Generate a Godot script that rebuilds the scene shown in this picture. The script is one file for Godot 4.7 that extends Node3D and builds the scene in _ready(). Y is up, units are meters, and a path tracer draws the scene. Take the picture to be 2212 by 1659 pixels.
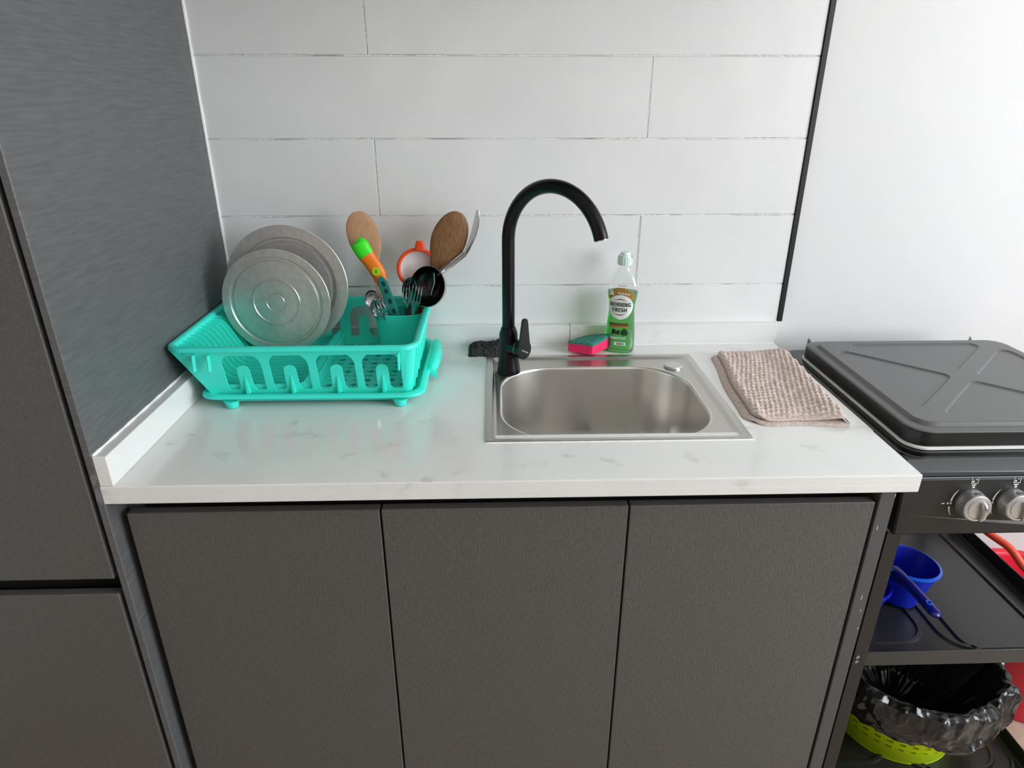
extends Node3D
# Kitchen corner: dark tall cabinet, white worktop with sink and dish rack, tabletop cooker on a stand.
# World: x right, y up, z towards the viewer; worktop top at y = 0.88, its front edge at z = 0.

var M := {}
var taken := {}
const TOP := 0.88

# ------------------------------------------------------------------ mesh builder
class MB:
	var v := PackedVector3Array()
	func tri(a: Vector3, b: Vector3, c: Vector3) -> void:
		v.append(a); v.append(b); v.append(c)
	func quad(a: Vector3, b: Vector3, c: Vector3, d: Vector3) -> void:
		tri(a, b, c); tri(a, c, d)
	func fix(from: int) -> void:
		var vol := 0.0
		var o := v[from] if v.size() > from else Vector3.ZERO
		for i in range(from, v.size(), 3):
			vol += (v[i] - o).dot((v[i + 1] - o).cross(v[i + 2] - o))
		if vol < 0.0:
			for i in range(from, v.size(), 3):
				var t := v[i + 1]
				v[i + 1] = v[i + 2]
				v[i + 2] = t
	func face(pts: Array, centre: Vector3) -> void:
		var m := Vector3.ZERO
		for p in pts: m += p
		m /= pts.size()
		var n: Vector3 = (pts[1] - pts[0]).cross(pts[2] - pts[0])
		var flip: bool = n.dot(m - centre) < 0.0
		for i in range(1, pts.size() - 1):
			if flip: tri(pts[0], pts[i + 1], pts[i])
			else: tri(pts[0], pts[i], pts[i + 1])
	func box(c: Vector3, s: Vector3, b := 0.0, bs := Basis.IDENTITY) -> void:
		var h := s * 0.5
		b = minf(b, minf(h.x, minf(h.y, h.z)) * 0.9)
		var at := func(sx, sy, sz, k):
			var p := Vector3(sx * h.x, sy * h.y, sz * h.z)
			for j in 3:
				if j != k: p[j] -= signf(p[j]) * b
			return c + bs * p
		for k in 3:
			for s1 in [-1.0, 1.0]:
				var pts := []
				for q in [[-1.0, -1.0], [1.0, -1.0], [1.0, 1.0], [-1.0, 1.0]]:
					var sg := Vector3.ZERO
					sg[k] = s1; sg[(k + 1) % 3] = q[0]; sg[(k + 2) % 3] = q[1]
					pts.append(at.call(sg.x, sg.y, sg.z, k))
				face(pts, c)
		if b <= 0.0: return
		for k in 3:
			for q in [[-1.0, -1.0], [1.0, -1.0], [1.0, 1.0], [-1.0, 1.0]]:
				var a := Vector3.ZERO
				var d := Vector3.ZERO
				a[k] = -1.0; d[k] = 1.0
				a[(k + 1) % 3] = q[0]; d[(k + 1) % 3] = q[0]
				a[(k + 2) % 3] = q[1]; d[(k + 2) % 3] = q[1]
				var k1 := (k + 1) % 3
				var k2 := (k + 2) % 3
				face([at.call(a.x, a.y, a.z, k1), at.call(d.x, d.y, d.z, k1), at.call(d.x, d.y, d.z, k2), at.call(a.x, a.y, a.z, k2)], c)
		for sx in [-1.0, 1.0]:
			for sy in [-1.0, 1.0]:
				for sz in [-1.0, 1.0]:
					face([at.call(sx, sy, sz, 0), at.call(sx, sy, sz, 1), at.call(sx, sy, sz, 2)], c)
	func loops(rings: Array, cap0 := true, cap1 := true, closed := false) -> void:
		var s := v.size()
		var n: int = rings[0].size()
		var m := rings.size()
		for i in range(m if closed else m - 1):
			var a: PackedVector3Array = rings[i]
			var b: PackedVector3Array = rings[(i + 1) % m]
			for j in n:
				var j2 := (j + 1) % n
				quad(a[j], a[j2], b[j2], b[j])
		if not closed:
			for e in [0, 1]:
				if (e == 0 and not cap0) or (e == 1 and not cap1): continue
				var r: PackedVector3Array = rings[0] if e == 0 else rings[m - 1]
				var c := Vector3.ZERO
				for p in r: c += p
				c /= n
				for j in n:
					if e == 0: tri(c, r[(j + 1) % n], r[j])
					else: tri(c, r[j], r[(j + 1) % n])
		fix(s)
	func tube(pts: Array, rad, n := 12, squash := Vector2.ONE, up := Vector3.ZERO) -> void:
		var rings := []
		var t0: Vector3 = (pts[1] - pts[0]).normalized()
		var u := up if up != Vector3.ZERO else (Vector3.UP if absf(t0.y) < 0.9 else Vector3.RIGHT)
		for i in pts.size():
			var t: Vector3 = (pts[mini(i + 1, pts.size() - 1)] - pts[maxi(i - 1, 0)]).normalized()
			u = (u - t * u.dot(t)).normalized()
			var w := t.cross(u)
			var r: float = rad if rad is float else rad[i]
			var ring := PackedVector3Array()
			for j in n:
				var an := TAU * j / n
				ring.append(pts[i] + w * cos(an) * r * squash.x + u * sin(an) * r * squash.y)
			rings.append(ring)
		loops(rings)
	func lathe(prof: Array, n := 32, xf := Transform3D.IDENTITY, cap := true) -> void:
		var rings := []
		for p in prof:
			var ring := PackedVector3Array()
			for j in n:
				var an := TAU * j / n
				ring.append(xf * Vector3(cos(an) * p.x, p.y, sin(an) * p.x))
			rings.append(ring)
		loops(rings, cap, cap)
	func ring_lathe(prof: Array, n := 32, xf := Transform3D.IDENTITY) -> void:   # closed profile loop (a hollow wall)
		var rings := []
		for j in n:
			var an := TAU * j / n
			var ring := PackedVector3Array()
			for p in prof: ring.append(xf * Vector3(cos(an) * p.x, p.y, sin(an) * p.x))
			rings.append(ring)
		loops(rings, false, false, true)
	func sweep(path: Array, prof: Array, closed := true) -> void:   # horizontal path; prof = (outward, up)
		var rings := []
		var n := path.size()
		for i in n:
			var a: Vector3 = path[(i - 1 + n) % n] if closed or i > 0 else path[i]
			var b: Vector3 = path[(i + 1) % n] if closed or i < n - 1 else path[i]
			var t := (b - a).normalized()
			var o := Vector3(t.z, 0, -t.x).normalized()
			var ring := PackedVector3Array()
			for p in prof: ring.append(path[i] + o * p.x + Vector3.UP * p.y)
			rings.append(ring)
		loops(rings, not closed, not closed, closed)
	func extrude(poly: PackedVector2Array, d0: float, d1: float, f: Callable) -> void:
		var s := v.size()
		var ix := Geometry2D.triangulate_polygon(poly)
		for i in range(0, ix.size(), 3):
			var a := poly[ix[i]]
			var b := poly[ix[i + 1]]
			var c := poly[ix[i + 2]]
			tri(f.call(a, d1), f.call(b, d1), f.call(c, d1))
			tri(f.call(a, d0), f.call(c, d0), f.call(b, d0))
		var ccw := not Geometry2D.is_polygon_clockwise(poly)
		var tri_ccw := true
		if ix.size() >= 3:
			tri_ccw = (poly[ix[1]] - poly[ix[0]]).cross(poly[ix[2]] - poly[ix[0]]) > 0.0
		for i in poly.size():
			var a := poly[i]
			var b := poly[(i + 1) % poly.size()]
			if ccw == tri_ccw: quad(f.call(a, d0), f.call(b, d0), f.call(b, d1), f.call(a, d1))
			else: quad(f.call(b, d0), f.call(a, d0), f.call(a, d1), f.call(b, d1))
		fix(s)
	func sheet(nu: int, nv: int, f: Callable, edge := true) -> void:   # f(u, v, side) -> point; closed when edge
		var s := v.size()
		var g := []
		for side in 2:
			var a := PackedVector3Array()
			for j in nv + 1:
				for i in nu + 1: a.append(f.call(float(i) / nu, float(j) / nv, side))
			g.append(a)
		var w := nu + 1
		for j in nv:
			for i in nu:
				var k := j * w + i
				quad(g[0][k], g[0][k + 1], g[0][k + 1 + w], g[0][k + w])
				if edge: quad(g[1][k], g[1][k + w], g[1][k + 1 + w], g[1][k + 1])
		if not edge: return
		for i in nu:
			quad(g[0][i + 1], g[0][i], g[1][i], g[1][i + 1])
			var k := nv * w + i
			quad(g[0][k], g[0][k + 1], g[1][k + 1], g[1][k])
		for j in nv:
			var k := j * w
			quad(g[0][k], g[0][k + w], g[1][k + w], g[1][k])
			k = j * w + nu
			quad(g[0][k + w], g[0][k], g[1][k], g[1][k + w])
		fix(s)

func mesh(mb: MB, crease := 38.0) -> ArrayMesh:
	var n := mb.v.size()
	var fn := PackedVector3Array()
	for i in range(0, n, 3):
		fn.append((mb.v[i + 1] - mb.v[i]).cross(mb.v[i + 2] - mb.v[i]))
	var nor := PackedVector3Array()
	nor.resize(n)
	if crease <= 0.0:
		for i in n: nor[i] = fn[i / 3].normalized()
	else:
		var at := {}
		var lim := cos(deg_to_rad(crease))
		var unit := PackedVector3Array()
		for f in fn: unit.append(f.normalized())
		var keys := []
		for i in n:
			var k := Vector3i((mb.v[i] * 50000.0).round())
			keys.append(k)
			if at.has(k): at[k].append(i / 3)
			else: at[k] = [i / 3]
		for i in n:
			var me := unit[i / 3]
			var sum := Vector3.ZERO
			for f in at[keys[i]]:
				if unit[f].dot(me) >= lim: sum += fn[f]
			nor[i] = sum.normalized() if sum.length_squared() > 1e-24 else me
	var vv := PackedVector3Array()
	var nn := PackedVector3Array()
	vv.resize(n); nn.resize(n)
	for i in range(0, n, 3):
		for q in [[0, 0], [1, 2], [2, 1]]:
			vv[i + q[0]] = mb.v[i + q[1]]
			nn[i + q[0]] = nor[i + q[1]]
	var arr := []
	arr.resize(Mesh.ARRAY_MAX)
	arr[Mesh.ARRAY_VERTEX] = vv
	arr[Mesh.ARRAY_NORMAL] = nn
	var am := ArrayMesh.new()
	am.add_surface_from_arrays(Mesh.PRIMITIVE_TRIANGLES, arr)
	return am

func numbered(called: String) -> String:
	var n: int = taken.get(called, 0)
	taken[called] = n + 1
	return called if n == 0 else "%s_%03d" % [called, n]

func put(called: String, m: Mesh, mat: Material, parent: Node = self) -> MeshInstance3D:
	var o := MeshInstance3D.new()
	o.name = numbered(called) if parent == self else called
	o.mesh = m
	o.material_override = mat
	o.cast_shadow = GeometryInstance3D.SHADOW_CASTING_SETTING_ON
	parent.add_child(o, true)
	return o

func obj(called: String, mb: MB, mat: Material, parent: Node = self, crease := 38.0) -> MeshInstance3D:
	return put(called, mesh(mb, crease), mat, parent)

func tag(o: Node, label: String, category: String, group := "") -> Node:
	o.set_meta("label", label)
	o.set_meta("category", category)
	if group != "": o.set_meta("group", group)
	return o

func thing(called: String, label: String, category: String, at := Vector3.ZERO, turn := 0.0, group := "") -> Node3D:
	var o := Node3D.new()
	o.name = numbered(called)
	add_child(o, true)
	o.position = at
	o.rotation.y = turn
	tag(o, label, category, group)
	return o

func structure(called: String) -> Node3D:
	var o := Node3D.new()
	o.name = called
	add_child(o, true)
	o.set_meta("kind", "structure")
	return o

func rring(x0: float, x1: float, z0: float, z1: float, r: float, y: float, k := 6, per := 0) -> PackedVector3Array:
	var a := PackedVector3Array()
	var cs := [Vector2(x1 - r, z1 - r), Vector2(x0 + r, z1 - r), Vector2(x0 + r, z0 + r), Vector2(x1 - r, z0 + r)]
	for q in 4:
		for i in k + 1:
			var an := PI / 2 * (q + float(i) / k)
			a.append(Vector3(cs[q].x + cos(an) * r, y, cs[q].y + sin(an) * r))
		for i in per:
			var an2 := PI / 2 * (q + 1)
			var p: Vector2 = cs[q] + Vector2(cos(an2), sin(an2)) * r
			var p2: Vector2 = cs[(q + 1) % 4] + Vector2(cos(an2), sin(an2)) * r
			var pp := p.lerp(p2, (i + 1.0) / (per + 1.0))
			a.append(Vector3(pp.x, y, pp.y))
	return a

# ------------------------------------------------------------------ materials
func mat(called: String, c: Color, rough: float, metal := 0.0, spec := 0.5) -> StandardMaterial3D:
	var m := StandardMaterial3D.new()
	m.resource_name = called
	m.albedo_color = c
	m.roughness = rough
	m.metallic = metal
	m.metallic_specular = spec
	M[called] = m
	return m

func noise_image(w: int, h: int, freq: float, sd: int, oct := 4, kind := FastNoiseLite.TYPE_SIMPLEX_SMOOTH) -> Image:
	var n := FastNoiseLite.new()
	n.seed = sd
	n.frequency = freq
	n.noise_type = kind
	n.fractal_octaves = oct
	var im := n.get_seamless_image(w, h)
	im.convert(Image.FORMAT_RGBA8)
	return im

func tex(im: Image) -> ImageTexture:
	return ImageTexture.create_from_image(im)

func mapped(im: Image, lo: Color, hi: Color) -> Image:
	var out := Image.create(im.get_width(), im.get_height(), false, Image.FORMAT_RGBA8)
	for y in im.get_height():
		for x in im.get_width():
			out.set_pixel(x, y, lo.lerp(hi, im.get_pixel(x, y).r))
	return out

func tri_scale(m: StandardMaterial3D, s: Vector3, world := true) -> void:
	m.uv1_triplanar = true
	m.uv1_world_triplanar = world
	m.uv1_scale = s
	m.uv1_triplanar_sharpness = 8.0

func normal_of(im: Image, strength: float) -> ImageTexture:
	var c: Image = im.duplicate()
	c.convert(Image.FORMAT_RGBA8)
	c.bump_map_to_normal_map(strength)
	return tex(c)

func add_normal(m: StandardMaterial3D, im: Image, strength: float, s: float) -> void:
	m.normal_enabled = true
	m.normal_texture = normal_of(im, strength)
	m.normal_scale = s

func materials() -> void:
	# painted wall boards: fine roller stipple and faint patchiness
	var stipple := noise_image(512, 512, 0.05, 3, 4)
	var patch := noise_image(256, 256, 0.012, 8, 4)
	var t := mat("tile_paint", Color.WHITE, 0.42)
	t.albedo_texture = tex(mapped(patch, Color(0.90, 0.90, 0.898), Color(0.925, 0.925, 0.922)))
	tri_scale(t, Vector3(1.4, 1.4, 1.4))
	add_normal(t, stipple, 2.0, 0.07)
	mat("grout", Color(0.96, 0.96, 0.95), 0.8)
	mat("grout_bed", Color(0.80, 0.80, 0.785), 0.85)
	mat("grout_grey", Color(0.60, 0.60, 0.57), 0.85)
	mat("caulk", Color(0.95, 0.95, 0.94), 0.4)
	var pl := mat("plaster", Color.WHITE, 0.7)
	pl.albedo_texture = tex(mapped(patch, Color(0.878, 0.878, 0.876), Color(0.888, 0.888, 0.886)))
	tri_scale(pl, Vector3(0.7, 0.7, 0.7))
	add_normal(pl, stipple, 2.0, 0.05)
	mat("ceiling_paint", Color(0.93, 0.93, 0.92), 0.85)
	mat("beige_paint", Color(0.76, 0.735, 0.705), 0.8)
	mat("taupe_paint", Color(0.56, 0.53, 0.50), 0.8)
	mat("smear", Color(0.45, 0.46, 0.48), 0.5)
	mat("black_trim", Color(0.09, 0.09, 0.09), 0.4)
	# veined quartz worktop
	var vein := FastNoiseLite.new()
	vein.seed = 21
	vein.frequency = 0.006
	vein.noise_type = FastNoiseLite.TYPE_SIMPLEX_SMOOTH
	vein.fractal_type = FastNoiseLite.FRACTAL_RIDGED
	vein.fractal_octaves = 4
	vein.domain_warp_enabled = true
	vein.domain_warp_amplitude = 40.0
	vein.domain_warp_frequency = 0.012
	var vi := vein.get_seamless_image(768, 768)
	var cloud := noise_image(768, 768, 0.006, 30, 4)
	var gate := noise_image(768, 768, 0.011, 31, 3)
	var q := Image.create(768, 768, false, Image.FORMAT_RGBA8)
	for y in 768:
		for x in 768:
			var a := smoothstep(0.70, 0.99, vi.get_pixel(x, y).r) * smoothstep(0.50, 0.75, gate.get_pixel(x, y).r)
			var c := Color(0.895, 0.895, 0.885).lerp(Color(0.92, 0.92, 0.91), cloud.get_pixel(x, y).r)
			q.set_pixel(x, y, c.lerp(Color(0.70, 0.70, 0.69), a * 0.45))
	var qz := mat("quartz", Color.WHITE, 0.13)
	qz.albedo_texture = tex(q)
	tri_scale(qz, Vector3(1.05, 1.05, 1.05))
	# dark linen laminate (doors) and streaked laminate (tall side)
	var h1 := noise_image(128, 512, 0.22, 5, 3)
	h1.resize(512, 512, Image.INTERPOLATE_BILINEAR)
	var h2 := noise_image(512, 128, 0.22, 6, 3)
	h2.resize(512, 512, Image.INTERPOLATE_BILINEAR)
	var weave := Image.create(512, 512, false, Image.FORMAT_RGBA8)
	for y in 512:
		for x in 512:
			var g := 0.5 * (h1.get_pixel(x, y).r + h2.get_pixel(x, y).r)
			weave.set_pixel(x, y, Color(g, g, g))
	var ln := mat("linen_laminate", Color.WHITE, 0.42)
	ln.albedo_texture = tex(mapped(weave, Color(0.28, 0.277, 0.272), Color(0.39, 0.386, 0.38)))
	tri_scale(ln, Vector3(2.6, 2.6, 2.6))
	add_normal(ln, weave, 3.0, 0.3)
	var st := noise_image(48, 512, 0.12, 9, 4)
	st.resize(512, 512, Image.INTERPOLATE_CUBIC)
	var sl := mat("streak_laminate", Color.WHITE, 0.40)
	sl.albedo_texture = tex(mapped(st, Color(0.33, 0.335, 0.34), Color(0.40, 0.405, 0.41)))
	tri_scale(sl, Vector3(2.2, 2.2, 2.2))
	add_normal(sl, st, 3.0, 0.35)
	mat("edge_band", Color(0.30, 0.305, 0.305), 0.5)
	mat("carcass_dark", Color(0.12, 0.12, 0.12), 0.6)
	# metals
	var brush := noise_image(512, 32, 0.3, 12, 3)
	brush.resize(512, 512, Image.INTERPOLATE_BILINEAR)
	var ss := mat("bowl_steel_lit", Color(0.90, 0.885, 0.865), 0.34, 1.0)  # same steel as the rim, lightened: the bowl's brightness is put into the colour
	mat("rim_steel_dim", Color(0.77, 0.755, 0.735), 0.30, 1.0)  # same steel as the bowl, darkened: the rim's dimmer look is painted in
	tri_scale(ss, Vector3(6, 6, 6))
	add_normal(ss, brush, 1.0, 0.10)
	mat("chrome", Color(0.85, 0.85, 0.86), 0.08, 1.0)
	mat("bright_steel", Color(0.78, 0.78, 0.79), 0.16, 1.0)
	var al := mat("aluminium", Color.WHITE, 0.30, 0.78)
	al.albedo_texture = tex(mapped(noise_image(256, 256, 0.03, 14, 5), Color(0.80, 0.79, 0.78), Color(0.87, 0.865, 0.86)))
	tri_scale(al, Vector3(7, 7, 7), false)
	mat("aluminium_bright", Color(0.86, 0.86, 0.86), 0.2, 1.0)
	mat("aluminium_dark", Color(0.30, 0.29, 0.29), 0.4, 0.8)
	mat("black_tap", Color(0.02, 0.021, 0.022), 0.30, 0.0, 0.4)
	mat("lever_face", Color(0.10, 0.10, 0.10), 0.35)
	mat("logo_grey", Color(0.62, 0.62, 0.62), 0.5)
	# plastics
	mat("teal", Color(0.24, 0.94, 0.86), 0.34)
	mat("orange", Color(0.96, 0.50, 0.06), 0.4)
	mat("lime", Color(0.25, 0.95, 0.15), 0.4)
	mat("lime_yellow", Color(0.70, 0.85, 0.12), 0.4)
	mat("red_orange", Color(0.97, 0.30, 0.08), 0.4)
	mat("teal_blade", Color(0.10, 0.45, 0.42), 0.3)
	mat("blade_spot", Color(0.03, 0.17, 0.17), 0.35)
	mat("brown_handle", Color(0.38, 0.14, 0.06), 0.5)
	mat("dark_coat", Color(0.02, 0.03, 0.03), 0.15)
	var mesh_m := mat("strainer_mesh", Color(0.90, 0.86, 0.86), 0.6)
	mesh_m.backlight_enabled = true
	mesh_m.backlight = Color(0.5, 0.5, 0.5)
	mat("royal_blue", Color(0.07, 0.17, 0.78), 0.3)
	mat("deep_blue", Color(0.05, 0.07, 0.42), 0.3)
	mat("sky_blue", Color(0.16, 0.42, 0.92), 0.25)
	mat("crimson", Color(0.90, 0.15, 0.25), 0.4)
	mat("hose_orange", Color(0.93, 0.33, 0.22), 0.45)
	mat("acid_yellow", Color(0.80, 0.92, 0.05), 0.35)
	var bag := mat("bin_bag", Color(0.10, 0.098, 0.092), 0.26)
	bag.metallic_specular = 0.6
	# cooker
	mat("enamel_grey", Color(0.36, 0.36, 0.36), 0.33)
	mat("enamel_black", Color(0.07, 0.075, 0.07), 0.35)
	mat("bevel_sheen", Color(0.24, 0.25, 0.26), 0.2)  # black bevel coloured grey, the reflected ceiling is painted into it
	mat("panel_black", Color(0.10, 0.095, 0.09), 0.42)
	mat("gloss_black", Color(0.04, 0.04, 0.042), 0.16)
	mat("white_bead", Color(0.92, 0.92, 0.90), 0.35)
	mat("satin_silver", Color(0.80, 0.80, 0.80), 0.34, 0.85)
	mat("print_white", Color(0.86, 0.86, 0.84), 0.6)
	mat("print_grey", Color(0.42, 0.43, 0.44), 0.5)
	mat("stand_black", Color(0.075, 0.072, 0.07), 0.38)
	mat("tray_black", Color(0.16, 0.155, 0.15), 0.30)
	# wood
	var wg := noise_image(512, 24, 0.18, 16, 4)
	wg.resize(512, 512, Image.INTERPOLATE_CUBIC)
	var w1 := mat("light_wood", Color.WHITE, 0.55)
	w1.albedo_texture = tex(mapped(wg, Color(0.72, 0.52, 0.38), Color(0.88, 0.71, 0.57)))
	tri_scale(w1, Vector3(9, 9, 9), false)
	var w2 := mat("dark_wood", Color.WHITE, 0.5)
	w2.albedo_texture = tex(mapped(wg, Color(0.38, 0.25, 0.14), Color(0.76, 0.57, 0.40)))
	tri_scale(w2, Vector3(9, 9, 9), false)
	# soft goods
	var kn := mat("knit", Color.WHITE, 0.95, 0.0, 0.2)
	kn.albedo_texture = tex(mapped(noise_image(256, 256, 0.05, 18, 4), Color(0.72, 0.64, 0.60), Color(0.88, 0.83, 0.80)))
	tri_scale(kn, Vector3(9, 9, 9))
	var rag := mat("rag_cloth", Color.WHITE, 0.95, 0.0, 0.2)
	rag.albedo_texture = tex(mapped(noise_image(256, 256, 0.08, 19, 5), Color(0.06, 0.06, 0.06), Color(0.38, 0.38, 0.37)))
	tri_scale(rag, Vector3(14, 14, 14))
	var fo := mat("foam_pink", Color.WHITE, 0.9, 0.0, 0.2)
	fo.albedo_texture = tex(mapped(noise_image(256, 256, 0.12, 23, 3), Color(0.90, 0.16, 0.36), Color(0.98, 0.30, 0.48)))
	tri_scale(fo, Vector3(12, 12, 12))
	var sc := mat("scourer_green", Color.WHITE, 0.95, 0.0, 0.2)
	var sci := noise_image(256, 256, 0.15, 24, 3)
	sc.albedo_texture = tex(mapped(sci, Color(0.16, 0.42, 0.39), Color(0.40, 0.66, 0.60)))
	tri_scale(sc, Vector3(14, 14, 14))
	add_normal(sc, sci, 6.0, 0.8)
	# bottle
	var sh := mat("clear_plastic", Color(0.95, 1.0, 0.97, 0.10), 0.06)
	sh.transparency = BaseMaterial3D.TRANSPARENCY_ALPHA
	var lq := mat("green_liquid", Color(0.11, 0.68, 0.12, 0.0), 0.03)
	lq.refraction_enabled = true
	lq.refraction_scale = 0.033
	lq.transparency = BaseMaterial3D.TRANSPARENCY_ALPHA
	mat("cap_white", Color(0.86, 0.93, 0.89), 0.3)
	mat("label_white", Color(0.93, 0.95, 0.93), 0.4)
	mat("label_gold", Color(0.66, 0.50, 0.22), 0.4)
	mat("label_brown", Color(0.42, 0.30, 0.13), 0.4)
	mat("label_green", Color(0.05, 0.25, 0.10), 0.4)
	mat("label_ink", Color(0.05, 0.16, 0.11), 0.5)
	mat("label_red", Color(0.50, 0.12, 0.12), 0.5)
	mat("label_dark", Color(0.03, 0.09, 0.04), 0.5)
	mat("label_mid", Color(0.06, 0.45, 0.16), 0.4)
	var fl := mat("floor_tile", Color.WHITE, 0.35)
	fl.albedo_texture = tex(mapped(noise_image(256, 256, 0.03, 27, 5), Color(0.70, 0.62, 0.54), Color(0.80, 0.73, 0.65)))
	tri_scale(fl, Vector3(2, 2, 2))
	mat("window_white", Color(0.9, 0.9, 0.9), 0.4)
	var gl := mat("window_glass", Color(1, 1, 1, 0.03), 0.02)
	gl.transparency = BaseMaterial3D.TRANSPARENCY_ALPHA

# ------------------------------------------------------------------ scene
func _ready() -> void:
	# camera
	var cam := Camera3D.new()
	cam.name = "camera"
	add_child(cam)
	cam.position = Vector3(0.5605, 1.4067, 0.8459)
	cam.rotation = Vector3(-0.4113, -0.0276, 0.0004)
	cam.fov = 60.195
	cam.near = 0.02
	cam.current = true
	# sky and exposure
	var we := WorldEnvironment.new()
	we.name = "environment"
	var e := Environment.new()
	e.background_mode = Environment.BG_SKY
	var sm := ProceduralSkyMaterial.new()
	sm.sky_top_color = Color(0.72, 0.80, 0.92)
	sm.sky_horizon_color = Color(0.90, 0.92, 0.95)
	sm.ground_bottom_color = Color(0.42, 0.41, 0.39)
	sm.ground_horizon_color = Color(0.62, 0.61, 0.59)
	sm.sky_energy_multiplier = 1.6
	sm.ground_energy_multiplier = 1.2
	var sky := Sky.new()
	sky.sky_material = sm
	e.sky = sky
	e.tonemap_mode = Environment.TONE_MAPPER_LINEAR
	e.tonemap_exposure = 1.2
	e.sdfgi_enabled = true
	e.ssao_enabled = true
	e.ssil_enabled = true
	we.environment = e
	add_child(we)
	# daylight of the large window in the right wall
	var day := AreaLight3D.new()
	day.name = "window_daylight"
	day.area_size = Vector2(2.0, 1.5)
	day.light_color = Color(0.97, 0.985, 1.0)
	day.light_energy = 7.5
	day.shadow_enabled = true
	day.area_range = 10.0
	add_child(day)
	day.position = Vector3(3.22, 1.70, 1.25)
	day.rotation = Vector3(0, PI / 2, 0)

	materials()
	room()
	wall_boards()
	cabinets()
	worktop()
	sink()
	faucet()
	cooker()
	cooker_stand()
	dish_rack()
	lids()
	utensils()
	soap_bottle()
	sponge_and_cloths()
	under_cooker()

func room() -> void:
	var f := structure("floor")
	var mb := MB.new()
	mb.box(Vector3(1.25, -0.05, 1.35), Vector3(4.2, 0.1, 4.1))
	obj("slab", mb, M.floor_tile, f, 0.0)
	var c := structure("ceiling")
	mb = MB.new()
	mb.box(Vector3(1.25, 2.65, 1.35), Vector3(4.2, 0.1, 4.1))
	obj("slab", mb, M.ceiling_paint, c, 0.0)
	var wl := structure("wall_left")
	mb = MB.new()
	mb.box(Vector3(-0.75, 1.3, 1.35), Vector3(0.1, 2.6, 4.1))
	obj("plaster", mb, M.beige_paint, wl, 0.0)
	var wf := structure("wall_front")
	mb = MB.new()
	mb.box(Vector3(1.25, 1.3, 3.35), Vector3(4.1, 2.6, 0.1))
	obj("plaster", mb, M.taupe_paint, wf, 0.0)
	# right wall with a wide window
	var wr := structure("wall_right")
	mb = MB.new()
	mb.box(Vector3(3.33, 0.45, 1.35), Vector3(0.16, 0.9, 4.1))
	mb.box(Vector3(3.33, 2.55, 1.35), Vector3(0.16, 0.1, 4.1))
	mb.box(Vector3(3.33, 1.70, -0.225), Vector3(0.16, 1.6, 0.95))
	mb.box(Vector3(3.33, 1.70, 2.825), Vector3(0.16, 1.6, 1.15))
	obj("plaster", mb, M.plaster, wr, 0.0)
	var w := structure("window_1")
	mb = MB.new()
	for z in [0.275, 1.25, 2.225]: mb.box(Vector3(3.34, 1.70, z), Vector3(0.06, 1.6, 0.05), 0.004)
	for y in [0.93, 2.47]: mb.box(Vector3(3.34, y, 1.25), Vector3(0.06, 0.06, 2.0), 0.004)
	obj("frame", mb, M.window_white, w, 0.0)
	for z in [0.7625, 1.7375]:
		mb = MB.new()
		mb.box(Vector3(3.35, 1.70, z), Vector3(0.006, 1.5, 0.93))
		obj("pane", mb, M.window_glass, w, 0.0)

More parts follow.
